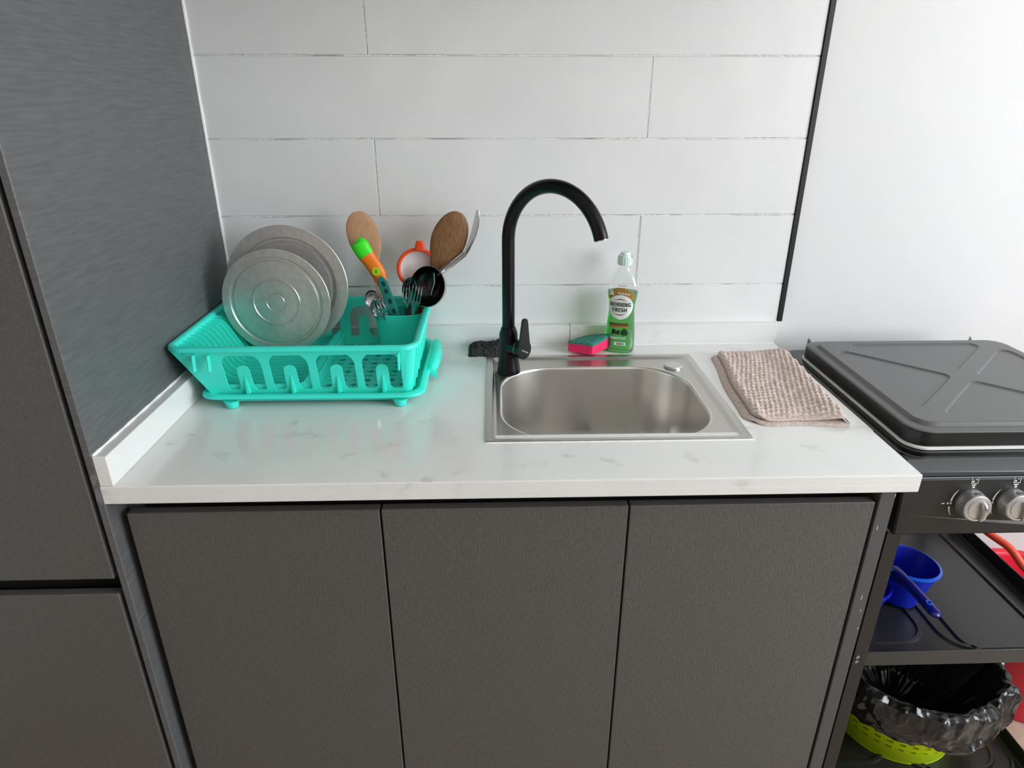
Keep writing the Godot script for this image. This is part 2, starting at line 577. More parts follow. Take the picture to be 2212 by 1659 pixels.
func wall_boards() -> void:
	var wb := structure("wall_back")
	var mb := MB.new()
	mb.box(Vector3(1.25, 1.3, -0.67), Vector3(4.1, 2.6, 0.1))
	obj("plaster", mb, M.plaster, wb, 0.0)
	# mortar bed behind the boards
	mb = MB.new()
	mb.box(Vector3(0.5955, 1.45, -0.6112), Vector3(1.232, 1.14, 0.0192))
	obj("grout_bed", mb, M.grout_bed, wb, 0.0)
	var ys := [0.8805, 1.0159, 1.1695, 1.3243, 1.4777, 1.6311, 1.7845, 1.9379]
	var cut := [0.318, 0.878, 0.318, 0.878, 0.318, 0.878, 0.318]
	var rng := RandomNumberGenerator.new()
	rng.seed = 5
	for r in 7:
		var xs := [-0.0205, cut[r], 1.2125]
		for k in 2:
			mb = MB.new()
			var x0: float = xs[k] + (0.0012 if k > 0 else 0.0)
			var x1: float = xs[k + 1] - (0.0012 if k == 0 else 0.0)
			mb.box(Vector3((x0 + x1) / 2, (ys[r] + ys[r + 1]) / 2, -0.611 + rng.randf_range(-0.0004, 0.0004)), Vector3(x1 - x0, ys[r + 1] - ys[r] - 0.0026, 0.022), 0.0008)
			obj("tile", mb, M.tile_paint, wb, 0.0)
	# uneven filler left along the joints
	var fill := MB.new()
	var grey := MB.new()
	var jn := FastNoiseLite.new()
	jn.seed = 9
	jn.frequency = 1.0
	var bead := func(b: MB, p0: Vector3, p1: Vector3, r0: float, r1: float, key: float):
		var l := p0.distance_to(p1)
		var m := maxi(4, int(l / 0.004))
		var up := Vector3.UP if absf((p1 - p0).y) < 0.01 else Vector3.RIGHT
		var ps := []
		var rs := []
		for k in m + 1:
			var u := float(k) / m
			var end := minf(1.0, 6.0 * minf(u, 1.0 - u) + 0.15)
			ps.append(p0.lerp(p1, u) + up * 0.0004 * jn.get_noise_2d(u * l * 90.0, key))
			rs.append(lerpf(r0, r1, 0.5 + 0.8 * jn.get_noise_2d(u * l * 160.0, key + 50.0)) * end)
		b.tube(ps, rs, 6, Vector2(0.45, 1.0), up)
	for r in range(1, 6):
		var x := -0.012
		var key := r * 13.0
		while x < 1.20:
			var x1 := minf(x + rng.randf_range(0.06, 0.26), 1.2115)
			bead.call(fill, Vector3(x, ys[r], -0.6002), Vector3(x1, ys[r], -0.6002), 0.0006, 0.0018, key)
			x = x1 + (rng.randf_range(0.004, 0.05) if rng.randf() < 0.6 else -0.004)
			key += 3.7
		for k in 11:
			var g0 := rng.randf_range(-0.01, 1.12)
			var gy: float = ys[r] + 0.0011 * (1.0 if rng.randf() < 0.75 else -1.0)
			bead.call(grey, Vector3(g0, gy, -0.6001), Vector3(minf(g0 + rng.randf_range(0.012, 0.13), 1.21), gy, -0.6001), 0.0002, 0.0009, key + k)
		var cx: float = cut[r - 1]
		bead.call(fill, Vector3(cx, ys[r - 1] + 0.002, -0.6002), Vector3(cx, ys[r] - 0.002, -0.6002), 0.0005, 0.0014, key + 21.0)
		bead.call(grey, Vector3(cx + 0.0010, ys[r - 1] + 0.01, -0.6001), Vector3(cx + 0.0010, ys[r] - rng.randf_range(0.01, 0.08), -0.6001), 0.0003, 0.0008, key + 31.0)
	var o := obj("joint_filler", fill, M.grout, wb, 60.0)
	o.set_meta("kind", "stuff")
	o = obj("joint_residue", grey, M.grout_grey, wb, 60.0)
	o.set_meta("kind", "stuff")
	# black edge strip and the bead of white sealant in the left corner
	var t := structure("trim_1")
	mb = MB.new()
	mb.box(Vector3(1.2188, 1.45, -0.608), Vector3(0.0115, 1.045, 0.022), 0.001)
	obj("edge_strip", mb, M.black_trim, t, 0.0)
	t = structure("trim_2")
	mb = MB.new()
	var pts := []
	for i in 40: pts.append(Vector3(-0.0195, 0.93 + i * 0.027, -0.599))
	var rad := []
	for i in 40: rad.append(0.0034 + 0.0006 * sin(i * 1.7) + 0.0004 * sin(i * 4.1))
	mb.tube(pts, rad, 8)
	obj("corner_sealant", mb, M.caulk, t)

func cabinets() -> void:
	# tall cabinet at the left
	var t := thing("tall_cabinet", "tall dark grey cabinet with streaked side panel left of the worktop", "cabinet", Vector3(-0.33, 0, -0.3))
	var o := Vector3(0.33, 0, 0.3)
	var mb := MB.new()
	mb.box(Vector3(-0.0263, 1.15, -0.305) + o, Vector3(0.0115, 2.3, 0.61), 0.0012)
	obj("side_panel", mb, M.streak_laminate, t, 0.0)
	mb = MB.new()
	mb.box(Vector3(-0.335, 1.15, -0.33) + o, Vector3(0.585, 2.29, 0.55))
	obj("carcass", mb, M.carcass_dark, t, 0.0)
	mb = MB.new()
	mb.box(Vector3(-0.336, 1.4795, -0.009) + o, Vector3(0.593, 1.537, 0.018), 0.0014)
	obj("door", mb, M.linen_laminate, t, 0.0)
	mb = MB.new()
	mb.box(Vector3(-0.336, 0.381, -0.009) + o, Vector3(0.593, 0.600, 0.018), 0.0022)
	obj("door", mb, M.linen_laminate, t, 0.0)
	mb = MB.new()
	mb.box(Vector3(-0.336, 0.695, -0.047) + o, Vector3(0.585, 0.06, 0.02), 0.001)
	obj("grip_channel", mb, M.carcass_dark, t, 0.0)
	var nz := FastNoiseLite.new()
	nz.seed = 2
	nz.frequency = 1.0
	for q in [[0.893, 0.018], [0.862, 0.026]]:   # dried sealant wiped on the panel edge
		mb = MB.new()
		var ring := PackedVector2Array()
		for i in 14:
			var an := TAU * i / 14
			var k := 1.0 + 0.5 * nz.get_noise_2d(i * 3.1, q[0] * 90.0)
			ring.append(Vector2(-0.0262 + cos(an) * 0.0040 * k, q[0] + sin(an) * q[1] * 0.5 * k))
		mb.extrude(ring, 0.0, 0.0005, func(p, d): return Vector3(p.x, p.y, d) + o)
		obj("sealant_smear", mb, M.smear, t, 0.0)
	# base cabinet under the worktop
	t = thing("base_cabinet", "low dark grey kitchen cabinet with three flat doors under the worktop", "cabinet", Vector3(0.58, 0, -0.3))
	o = Vector3(-0.58, 0, 0.3)
	mb = MB.new()
	mb.box(Vector3(-0.0125, 0.4235, -0.325) + o, Vector3(0.0155, 0.847, 0.55), 0.0008)
	obj("side_panel", mb, M.edge_band, t, 0.0)
	mb = MB.new()
	mb.box(Vector3(1.1752, 0.4235, -0.31) + o, Vector3(0.0245, 0.847, 0.58), 0.0012)
	obj("side_panel", mb, M.edge_band, t, 0.0)
	mb = MB.new()
	mb.box(Vector3(0.58, 0.11, -0.33) + o, Vector3(1.165, 0.02, 0.53))
	mb.box(Vector3(0.58, 0.42, -0.585) + o, Vector3(1.165, 0.84, 0.012))
	for x in [0.3805, 0.768]: mb.box(Vector3(x, 0.42, -0.33) + o, Vector3(0.018, 0.60, 0.5))
	obj("carcass", mb, M.carcass_dark, t, 0.0)
	mb = MB.new()
	mb.box(Vector3(0.579, 0.815, -0.078) + o, Vector3(1.166, 0.064, 0.018), 0.001)
	obj("grip_rail", mb, M.carcass_dark, t, 0.0)
	mb = MB.new()
	mb.box(Vector3(0.58, 0.05, -0.09) + o, Vector3(1.16, 0.1, 0.018))
	obj("kick_board", mb, M.carcass_dark, t, 0.0)
	for d in [[-0.0066, 0.3790], [0.3820, 0.7666], [0.7696, 1.1578]]:
		mb = MB.new()
		mb.box(Vector3((d[0] + d[1]) / 2, 0.4605, -0.029) + o, Vector3(d[1] - d[0], 0.7165, 0.018), 0.0014)
		obj("door", mb, M.linen_laminate, t, 0.0)
	for x in [0.004, 0.3795]:
		mb = MB.new()
		mb.box(Vector3(x, 0.833, -0.0685) + o, Vector3(0.0012, 0.03, 0.001))
		obj("rail_seam", mb, M.edge_band, t, 0.0)
	for q in [[1.176, 0.628, 0.012], [1.180, 0.600, 0.006], [1.171, 0.770, 0.010], [1.186, 0.831, 0.007], [1.184, 0.560, 0.005]]:   # chipped edge
		mb = MB.new()
		mb.box(Vector3(q[0], q[1], -0.0199) + o, Vector3(0.0010, q[2] * 0.8, 0.0006), 0.0002)
		obj("chip", mb, M.caulk, t, 0.0)
	# wall cabinet above the frame, it shades the upper boards
	t = thing("wall_cabinet", "dark grey wall cabinet hung above the tiled splashback", "cabinet", Vector3(0.6, 1.72, -0.42))
	mb = MB.new()
	mb.box(Vector3(0, 0.3, -0.004), Vector3(1.2, 0.6, 0.34), 0.001)
	obj("carcass", mb, M.streak_laminate, t, 0.0)
	for x in [-0.3, 0.3]:
		mb = MB.new()
		mb.box(Vector3(x, 0.3, 0.176), Vector3(0.595, 0.595, 0.018), 0.0014)
		obj("door", mb, M.linen_laminate, t, 0.0)

func worktop() -> void:
	var t := thing("worktop", "white veined quartz worktop with raised edges along the wall", "worktop", Vector3(0.6, TOP, -0.3))
	var o := Vector3(-0.6, -TOP, 0.3)
	var mb := MB.new()
	var y0 := TOP - 0.0312
	# front strip with rounded edges and the joint between its two layers, swept along x
	var prof := [Vector2(-0.145, y0), Vector2(-0.0018, y0), Vector2(0, y0 + 0.0018), Vector2(0, TOP - 0.0168), Vector2(-0.0005, TOP - 0.0163), Vector2(0, TOP - 0.0158), Vector2(0, TOP - 0.0022), Vector2(-0.0007, TOP - 0.0007), Vector2(-0.0022, TOP), Vector2(-0.145, TOP)]
	var rings := []
	for x in [-0.0205, 1.2052, 1.207]:
		var ring := PackedVector3Array()
		for p in prof:
			var q := Vector3(x, p.y, p.x)
			if x > 1.206:
				q.y = clampf(q.y, y0 + 0.0018, TOP - 0.0018)
				q.z = minf(q.z, -0.0018)
			ring.append(q + o)
		rings.append(ring)
	mb.loops(rings)
	mb.box(Vector3(0.59325, (y0 + TOP) / 2, -0.5475) + o, Vector3(1.2275, 0.0312, 0.105))
	mb.box(Vector3(0.26975, (y0 + TOP) / 2, -0.32) + o, Vector3(0.5805, 0.0312, 0.35))
	mb.box(Vector3(1.0935, (y0 + TOP) / 2, -0.32) + o, Vector3(0.227, 0.0312, 0.35))
	obj("slab", mb, M.quartz, t, 25.0)
	mb = MB.new()
	mb.box(Vector3(-0.0102, TOP + 0.025, -0.29) + o, Vector3(0.0204, 0.0496, 0.58), 0.0012)
	obj("upstand", mb, M.quartz, t, 0.0)
	for d in [[-0.0200, 0.7310], [0.7320, 1.2070]]:
		mb = MB.new()
		mb.box(Vector3((d[0] + d[1]) / 2, TOP + 0.0238, -0.5895) + o, Vector3(d[1] - d[0], 0.0472, 0.019), 0.001)
		obj("upstand", mb, M.quartz, t, 0.0)
	# sealant beads
	mb = MB.new()
	var pts := []
	var rad := []
	for i in 60:
		pts.append(Vector3(0.002 + i * 0.0204, TOP + 0.0005, -0.5795) + o)
		rad.append(0.0019 + 0.0005 * sin(i * 2.3))
	mb.tube(pts, rad, 6)
	obj("sealant_bead", mb, M.caulk, t)
	mb = MB.new()
	pts = []
	rad = []
	for i in 40:
		pts.append(Vector3(-0.0200, TOP + 0.0505, -0.002 - i * 0.0147) + o)
		rad.append(0.0024 + 0.0009 * sin(i * 1.9))
	mb.tube(pts, rad, 6)
	obj("sealant_bead", mb, M.caulk, t)

func sink() -> void:
	var t := thing("kitchen_sink", "brushed steel inset sink in the white worktop", "sink", Vector3(0.767, TOP, -0.316))
	var o := Vector3(-0.767, -TOP, 0.316)
	var k := 10
	# outer lip, border, step down to the deck, bowl
	var spec := [
		[0.566, 0.962, -0.490, -0.142, 0.02, 0.862], [0.5425, 0.991, -0.5125, -0.1185, 0.007, 0.8802], [0.5425, 0.991, -0.5125, -0.1185, 0.007, 0.8815], [0.544, 0.9895, -0.511, -0.120, 0.006, 0.8826],
		[0.5545, 0.9785, -0.5005, -0.1275, 0.010, 0.8829], [0.5565, 0.9765, -0.4985, -0.1285, 0.010, 0.8824], [0.5615, 0.9700, -0.4925, -0.1295, 0.010, 0.8782], [0.5635, 0.968, -0.4905, -0.1302, 0.011, 0.8776],
		[0.5685, 0.9540, -0.4560, -0.1352, 0.104, 0.8772], [0.5705, 0.952, -0.454, -0.137, 0.103, 0.8766], [0.5725, 0.950, -0.452, -0.139, 0.102, 0.8745], [0.5735, 0.949, -0.451, -0.140, 0.101, 0.871],
		[0.5775, 0.945, -0.447, -0.144, 0.098, 0.80], [0.5815, 0.941, -0.443, -0.148, 0.094, 0.735], [0.586, 0.9365, -0.4385, -0.1525, 0.09, 0.716], [0.595, 0.9275, -0.4295, -0.1615, 0.082, 0.7045], [0.612, 0.910, -0.412, -0.178, 0.07, 0.700], [0.70, 0.83, -0.36, -0.23, 0.05, 0.698]]
	var rings := []
	for s in spec:
		var r := rring(s[0], s[1], s[2], s[3], s[4], s[5], k, 2)
		for i in r.size(): r[i] += o
		rings.append(r)
	var mb := MB.new()
	mb.loops(rings.slice(0, 9), false, false)
	obj("rim", mb, M.rim_steel_dim, t, 50.0)
	# bowl with a little thickness
	mb = MB.new()
	var inner := rings.slice(8)
	mb.loops(inner, false, true)
	obj("bowl", mb, M.bowl_steel_lit, t, 50.0)
	mb = MB.new()
	mb.lathe([Vector2(0.0001, 0.0), Vector2(0.041, 0.0), Vector2(0.043, 0.0015), Vector2(0.040, 0.004), Vector2(0.032, 0.0015), Vector2(0.0001, 0.001)], 28, Transform3D(Basis(), Vector3(0.765, 0.698, -0.295) + o))
	obj("drain", mb, M.chrome, t)
	mb = MB.new()
	mb.lathe([Vector2(0.0001, 0), Vector2(0.0195, 0), Vector2(0.0195, 0.0025), Vector2(0.0175, 0.0048), Vector2(0.0001, 0.0056)], 28, Transform3D(Basis(), Vector3(0.9385, 0.8775, -0.4495) + o))
	obj("tap_hole_cover", mb, M.satin_silver, t)
	# white sealant squeezed out along the front and right
	mb = MB.new()
	var pts := []
	var rad := []
	for i in 46:
		pts.append(Vector3(0.5435 + i * 0.00995, 0.8803, -0.1178) + o)
		rad.append(0.0012 + 0.0006 * absf(sin(i * 1.3)))
	mb.tube(pts, rad, 6)
	obj("sealant_bead", mb, M.caulk, t)

func faucet() -> void:
	var b := Vector3(0.5885, 0.8776, -0.432)
	var t := thing("kitchen_tap", "matt black gooseneck kitchen tap with side lever on the sink", "tap", b)
	var mb := MB.new()
	mb.lathe([Vector2(0.0001, 0), Vector2(0.0245, 0), Vector2(0.0248, 0.003), Vector2(0.0232, 0.012), Vector2(0.0206, 0.028), Vector2(0.0190, 0.042), Vector2(0.0188, 0.082), Vector2(0.0184, 0.086), Vector2(0.0146, 0.0965), Vector2(0.0138, 0.0985), Vector2(0.0001, 0.0990)], 40)
	obj("body", mb, M.black_tap, t)
	var yaw := deg_to_rad(44.0)
	var d := Vector3(cos(yaw), 0, sin(yaw))
	var R := 0.110
	var pts := [Vector3(0, 0.094, 0), Vector3(0, 0.16, 0), Vector3(0, 0.22, 0), Vector3(0, 0.265, 0)]
	for i in 37:
		var a := deg_to_rad(164.0) * i / 36.0
		pts.append(d * (R - R * cos(a)) + Vector3(0, 0.2724 + R * sin(a), 0))
	mb = MB.new()
	mb.tube(pts, 0.0126, 24)
	obj("spout", mb, M.black_tap, t)
	mb = MB.new()
	var e: Vector3 = pts[-1]
	var dir: Vector3 = (pts[-1] - pts[-2]).normalized()
	mb.tube([e - dir * 0.001, e + dir * 0.0015], 0.0112, 24)
	obj("aerator", mb, M.chrome, t)
	# side cartridge and lever
	var h := Vector3(0.72, 0, 0.69).normalized()
	var side := Vector3.UP.cross(h).normalized()
	var bs := Basis(side, h, side.cross(h))
	var c := Vector3(0, 0.0585, 0)
	mb = MB.new()
	mb.lathe([Vector2(0.0001, 0.004), Vector2(0.0172, 0.004), Vector2(0.0176, 0.0275), Vector2(0.0168, 0.0283), Vector2(0.0001, 0.0284)], 32, Transform3D(bs, c))
	obj("cartridge", mb, M.black_tap, t)
	mb = MB.new()
	mb.ring_lathe([Vector2(0.0165, 0.0283), Vector2(0.0178, 0.0283), Vector2(0.0178, 0.0292), Vector2(0.0165, 0.0292)], 32, Transform3D(bs, c))
	obj("ring", mb, M.satin_silver, t)
	mb = MB.new()
	mb.lathe([Vector2(0.0001, 0.0292), Vector2(0.0180, 0.0292), Vector2(0.0186, 0.032), Vector2(0.0186, 0.0400), Vector2(0.0001, 0.0401)], 32, Transform3D(bs, c))
	obj("lever_hub", mb, M.black_tap, t)
	var poly := PackedVector2Array()
	for i in 25:
		var a := deg_to_rad(142.0) + deg_to_rad(256.0) * i / 24.0
		poly.append(Vector2(cos(a), sin(a)) * 0.0190)
	for i in 9:
		var a := PI * i / 8.0
		poly.append(Vector2(-0.0012, 0.0585) + Vector2(cos(a), sin(a)) * 0.0074)
	var sx := -side
	mb = MB.new()
	mb.extrude(poly, 0.0400, 0.0450, func(p, dd): return c + sx * p.x + Vector3.UP * p.y + h * dd)
	var lv := obj("lever", mb, M.lever_face, t, 30.0)
	mb = MB.new()
	for i in 6:
		var p := Vector2(-0.0085 + i * 0.0034, -0.0075 + i * 0.0019)
		mb.box(c + sx * p.x + Vector3.UP * p.y + h * 0.0452, Vector3(0.0022, 0.0032, 0.0004), 0.0, Basis(sx, Vector3.UP, h))
	obj("maker_mark", mb, M.logo_grey, lv, 0.0)

# ------------------------------------------------------------------ cooker
func ray_poly(c: Vector2, d: Vector2, poly: PackedVector2Array) -> Vector2:
	var best := 1e9
	for i in poly.size():
		var a := poly[i]
		var b := poly[(i + 1) % poly.size()]
		var den := d.cross(b - a)
		if absf(den) < 1e-12: continue
		var tt := (a - c).cross(b - a) / den
		var s := (a - c).cross(d) / den
		if tt > 0.0 and s >= -1e-6 and s <= 1.000001: best = minf(best, tt)
	return c + d * best

func cooker() -> void:
	var t := thing("gas_cooker", "black tabletop gas cooker with closed grey lid beside the worktop", "cooker", Vector3(1.46, 0.742, -0.3))
	var o := -Vector3(1.46, 0.742, -0.3)
	# top plate with rounded front
	var mb := MB.new()
	var rings := []
	for s in [[0.006, 0.842], [0.0, 0.846], [0.0, 0.8655], [0.0015, 0.8692], [0.005, 0.8712], [0.012, 0.8715]]:
		var r := rring(1.2195 + s[0], 1.700 - s[0], -0.565 + s[0], -0.0640 - s[0], 0.030, s[1], 10)
		for i in r.size(): r[i] += o
		rings.append(r)
	mb.loops(rings)
	obj("top_plate", mb, M.gloss_black, t, 50.0)
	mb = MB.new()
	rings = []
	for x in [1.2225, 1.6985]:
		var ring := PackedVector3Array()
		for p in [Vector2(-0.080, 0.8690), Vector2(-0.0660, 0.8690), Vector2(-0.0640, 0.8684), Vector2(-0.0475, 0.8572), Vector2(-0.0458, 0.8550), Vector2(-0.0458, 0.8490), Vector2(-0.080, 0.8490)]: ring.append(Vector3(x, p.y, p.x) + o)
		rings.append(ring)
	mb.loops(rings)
	obj("front_bevel", mb, M.bevel_sheen, t, 40.0)
	# white seal under the lid
	mb = MB.new()
	rings = []
	for s in [[0.004, 0.871], [0.0, 0.8725], [0.0, 0.8757], [0.003, 0.877]]:
		var r := rring(1.2385 + s[0], 1.690 - s[0], -0.5265 + s[0], -0.0885 - s[0], 0.034, s[1], 10)
		for i in r.size(): r[i] += o
		rings.append(r)
	mb.loops(rings)
	obj("seal", mb, M.white_bead, t, 50.0)
	# pressed lid
	var x0 := 1.2410
	var x1 := 1.6880
	var z0 := -0.5245
	var z1 := -0.0910
	mb = MB.new()
	rings = []
	for s in [[0.002, 0.8768, 0.034], [0.0, 0.8785, 0.034], [0.0, 0.9010, 0.034], [0.0008, 0.9030, 0.034], [0.0020, 0.9042, 0.034], [0.0045, 0.9054, 0.033], [0.0145, 0.9058, 0.03], [0.0160, 0.9064, 0.03], [0.0200, 0.9112, 0.03], [0.0220, 0.9120, 0.03]]:
		var r := rring(x0 + s[0], x1 - s[0], z0 + s[0], z1 - s[0], s[2], s[1], 10)
		for i in r.size(): r[i] += o
		rings.append(r)
	mb.loops(rings.slice(0, 4), true, false)
	obj("lid_side", mb, M.enamel_black, t, 50.0)
	mb = MB.new()
	mb.loops(rings.slice(3), false, false)
	var lid := obj("lid", mb, M.enamel_grey, t, 50.0)
	var pr := rring(x0 + 0.0220, x1 - 0.0220, z0 + 0.0220, z1 - 0.0220, 0.03, 0.0, 10)
	var plate := PackedVector2Array()
	for p in pr: plate.append(Vector2(p.x, p.z))
	var c := Vector2((x0 + x1) / 2, (z0 + z1) / 2)
	var big := [Vector2(x0, z0), Vector2(x1, z0), Vector2(x1, z1), Vector2(x0, z1)]
	mb = MB.new()
	for q in 4:
		var sec := PackedVector2Array([c, c + (big[q] - c) * 1.2, c + (big[(q + 1) % 4] - c) * 1.2])
		var sp: PackedVector2Array = Geometry2D.intersect_polygons(plate, sec)[0]
		var sp_k := PackedVector2Array()
		for p in sp: sp_k.append(p * 1000.0)
		var ins: Array = Geometry2D.offset_polygon(sp_k, -32.0)
		var tr: PackedVector2Array = Geometry2D.offset_polygon(ins[0], 17.0, Geometry2D.JOIN_ROUND)[0]
		var tr2: PackedVector2Array = Geometry2D.offset_polygon(ins[0], 13.2, Geometry2D.JOIN_ROUND)[0]
		for i in tr.size(): tr[i] *= 0.001
		for i in tr2.size(): tr2[i] *= 0.001
		for i in ins[0].size(): ins[0][i] *= 0.001
		var g := Vector2.ZERO
		for p in ins[0]: g += p
		g /= ins[0].size()
		var ang := []
		for i in 120: ang.append(TAU * i / 120.0)
		for p in sp: ang.append(fposmod((p - g).angle(), TAU))
		ang.sort()
		var lay := [PackedVector3Array(), PackedVector3Array(), PackedVector3Array()]
		for a in ang:
			var d := Vector2(cos(a), sin(a))
			var pts := [ray_poly(g, d, sp), ray_poly(g, d, tr), ray_poly(g, d, tr2)]
			for k in 3: lay[k].append(Vector3(pts[k].x, [0.9120, 0.9120, 0.9092][k], pts[k].y) + o)
		var s0 := mb.v.size()
		var n: int = lay[0].size()
		for k in 2:
			for i in n:
				var j := (i + 1) % n
				mb.quad(lay[k][i], lay[k + 1][i], lay[k + 1][j], lay[k][j])
		var cc := Vector3(g.x, 0.9092, g.y) + o
		for i in n: mb.tri(cc, lay[2][(i + 1) % n], lay[2][i])
		var nn := (mb.v[s0 + 1] - mb.v[s0]).cross(mb.v[s0 + 2] - mb.v[s0])
		if nn.y < 0.0:
			for i in range(s0, mb.v.size(), 3):
				var tmp := mb.v[i + 1]
				mb.v[i + 1] = mb.v[i + 2]
				mb.v[i + 2] = tmp
	obj("pressed_panel", mb, M.enamel_grey, lid, 25.0)
	# rear hinge tabs
	for x in [1.262, 1.630]:
		mb = MB.new()
		mb.extrude(PackedVector2Array([Vector2(0, 0.871), Vector2(0.02, 0.871), Vector2(0.02, 0.892), Vector2(0.004, 0.9085), Vector2(0, 0.9085)]), -0.0008, 0.0008, func(p, dd): return Vector3(x + p.x * 0.6, p.y, -0.5365 + dd) + o)
		obj("hinge", mb, M.satin_silver, t, 0.0)
	# control panel, swept along x
	mb = MB.new()
	var prof := [Vector2(-0.53, 0.846), Vector2(-0.058, 0.848), Vector2(-0.0465, 0.8465), Vector2(-0.0435, 0.843), Vector2(-0.0435, 0.842), Vector2(-0.036, 0.746), Vector2(-0.039, 0.742), Vector2(-0.06, 0.742), Vector2(-0.53, 0.742)]
	rings = []
	for x in [1.212, 1.2145, 1.700]:
		var ring := PackedVector3Array()
		for p in prof: ring.append(Vector3(x, lerpf(0.795, p.y, 0.95 if x < 1.213 else 1.0), p.x - (0.003 if x < 1.213 else 0.0)) + o)
		rings.append(ring)
	mb.loops(rings)
	var pan := obj("control_panel", mb, M.panel_black, t, 20.0)
	mb = MB.new()
	mb.box(Vector3(1.458, 0.8475, -0.0435) + o, Vector3(0.482, 0.0022, 0.003), 0.0008)
	obj("edge_highlight", mb, M.print_grey, pan, 0.0)  # pale strip painting in the highlight on the panel's top edge
	# points on the sloping front: height -> z
	var face := func(x: float, y: float, lift: float) -> Vector3:
		return Vector3(x, y, lerpf(-0.036, -0.0435, (y - 0.746) / 0.096) + lift) + o
	# sweeping grey line
	mb = MB.new()
	var up := []
	var dn := []
	for i in 31:
		var u := i / 30.0
		var x := lerpf(1.230, 1.690, u)
		var yy := 0.7815 - 0.0190 * pow(minf(u * 1.7, 1.0), 0.75)
		up.append(Vector2(x, yy + 0.0002))
		dn.append(Vector2(x, yy - 0.0068 * smoothstep(0.0, 0.5, u)))
	for i in 30:
		mb.quad(face.call(dn[i].x, dn[i].y, 0.0007), face.call(dn[i + 1].x, dn[i + 1].y, 0.0007), face.call(up[i + 1].x, up[i + 1].y, 0.0007), face.call(up[i].x, up[i].y, 0.0007))
	obj("grey_stripe", mb, M.print_grey, pan, 0.0)
	# knobs with their printed marks
	var tilt := Basis(Vector3.RIGHT, PI / 2 - 0.08)
	for kx in [1.3265, 1.3955]:
		var kc: Vector3 = face.call(kx, 0.8010, 0.0)
		var kn := Node3D.new()
		kn.name = "knob"
		t.add_child(kn, true)
		mb = MB.new()
		mb.lathe([Vector2(0.0001, -0.001), Vector2(0.0245, -0.001), Vector2(0.0242, 0.004), Vector2(0.0226, 0.0190), Vector2(0.0212, 0.0208), Vector2(0.0182, 0.0212), Vector2(0.0173, 0.0201), Vector2(0.0160, 0.0202), Vector2(0.0153, 0.0221), Vector2(0.0001, 0.0226)], 40, Transform3D(tilt, kc))
		obj("skirt", mb, M.satin_silver, kn, 30.0)
		mb = MB.new()
		var gp := []
		for i in 9: gp.append(kc + tilt * Vector3(0.0038 + 0.0030 * sin(i * 0.35), 0.0232 + 0.0030 * sin(PI * i / 8.0), -0.0135 + i * 0.0041))
		mb.tube(gp, [0.0030, 0.0049, 0.0056, 0.0056, 0.0049, 0.0047, 0.0051, 0.0048, 0.0026], 12)
		obj("grip", mb, M.bright_steel, kn)
		var tm := TextMesh.new()
		tm.text = "OFF"
		tm.font_size = 16
		tm.pixel_size = 0.00042
		tm.depth = 0.0004
		var sf := SystemFont.new()
		sf.font_names = PackedStringArray(["Droid Sans"])
		sf.font_weight = 700
		tm.font = sf
		var tx := put("off_mark", tm, M.panel_black, kn)
		tx.transform = Transform3D(Basis(Vector3.RIGHT, -PI / 2 + 0.05), kc + Vector3(0, 0.0240, 0.011))
		# flame marks left of the knob
		var pl := func(poly: PackedVector2Array, called: String):
			var pm := MB.new()
			pm.extrude(poly, 0.0002, 0.0006, func(p, dd): return face.call(kx + p.x, 0.8010 + p.y, dd))
			obj(called, pm, M.print_white, pan, 0.0)
		var a1 := PackedVector2Array()
		var a2 := PackedVector2Array()
		for i in 9:
			var an := deg_to_rad(172.0 - i * 5.0)
			a1.append(Vector2(cos(an) * 0.0335, sin(an) * 0.0335))
		for i in 9:
			var an := deg_to_rad(132.0 + i * 5.0)
			a1.append(Vector2(cos(an), sin(an)) * (0.0335 - 0.0032 * i / 8.0))
		for i in 7:
			var an := deg_to_rad(190.0 + i * 5.0)
			a2.append(Vector2(cos(an) * 0.035, sin(an) * 0.035))
		for i in 7:
			var an := deg_to_rad(220.0 - i * 5.0)
			a2.append(Vector2(cos(an), sin(an)) * (0.035 - 0.0034 * i / 6.0))
		pl.call(a1, "arc_mark")
		pl.call(a2, "arc_mark")
		for fx in [-0.0365, -0.0315]:
			pl.call(PackedVector2Array([Vector2(fx - 0.0016, -0.0012), Vector2(fx + 0.0016, -0.0012), Vector2(fx + 0.0016, 0.0008), Vector2(fx + 0.0006, 0.0034), Vector2(fx - 0.0016, 0.0002)]), "flame_mark")
		pl.call(PackedVector2Array([Vector2(-0.046, -0.0006), Vector2(-0.0415, -0.0006), Vector2(-0.0415, 0.0010), Vector2(-0.046, 0.0010)]), "dash_mark")
		# burner square and dot above the knob
		var sq := func(r0: float, r1: float): 
			for q in 4:
				var s1: float = [1.0, 0.0, -1.0, 0.0][q]
				var s2: float = [0.0, 1.0, 0.0, -1.0][q]
				var c1 := Vector2(s1, s2)
				var c2 := Vector2(-s2, s1)
				pl.call(PackedVector2Array([c1 * r0 - c2 * r0 + Vector2(0, 0.041), c1 * r0 + c2 * r0 + Vector2(0, 0.041), c1 * r1 + c2 * r1 + Vector2(0, 0.041), c1 * r1 - c2 * r1 + Vector2(0, 0.041)]), "burner_icon")
		sq.call(0.0048, 0.0056)
		for q in [[-0.0022, 0.0390, 0.0016], [0.0020, 0.0425, 0.0011]]:
			var ci := PackedVector2Array()
			for i in 10: ci.append(Vector2(q[0], q[1]) + Vector2(cos(TAU * i / 10), sin(TAU * i / 10)) * q[2])
			pl.call(ci, "burner_dot")
		pl.call(PackedVector2Array([Vector2(-0.004, 0.0335), Vector2(0.004, 0.0335), Vector2(0.002, 0.0315), Vector2(-0.004, 0.0315)]), "wedge_mark")
		var dot := PackedVector2Array()
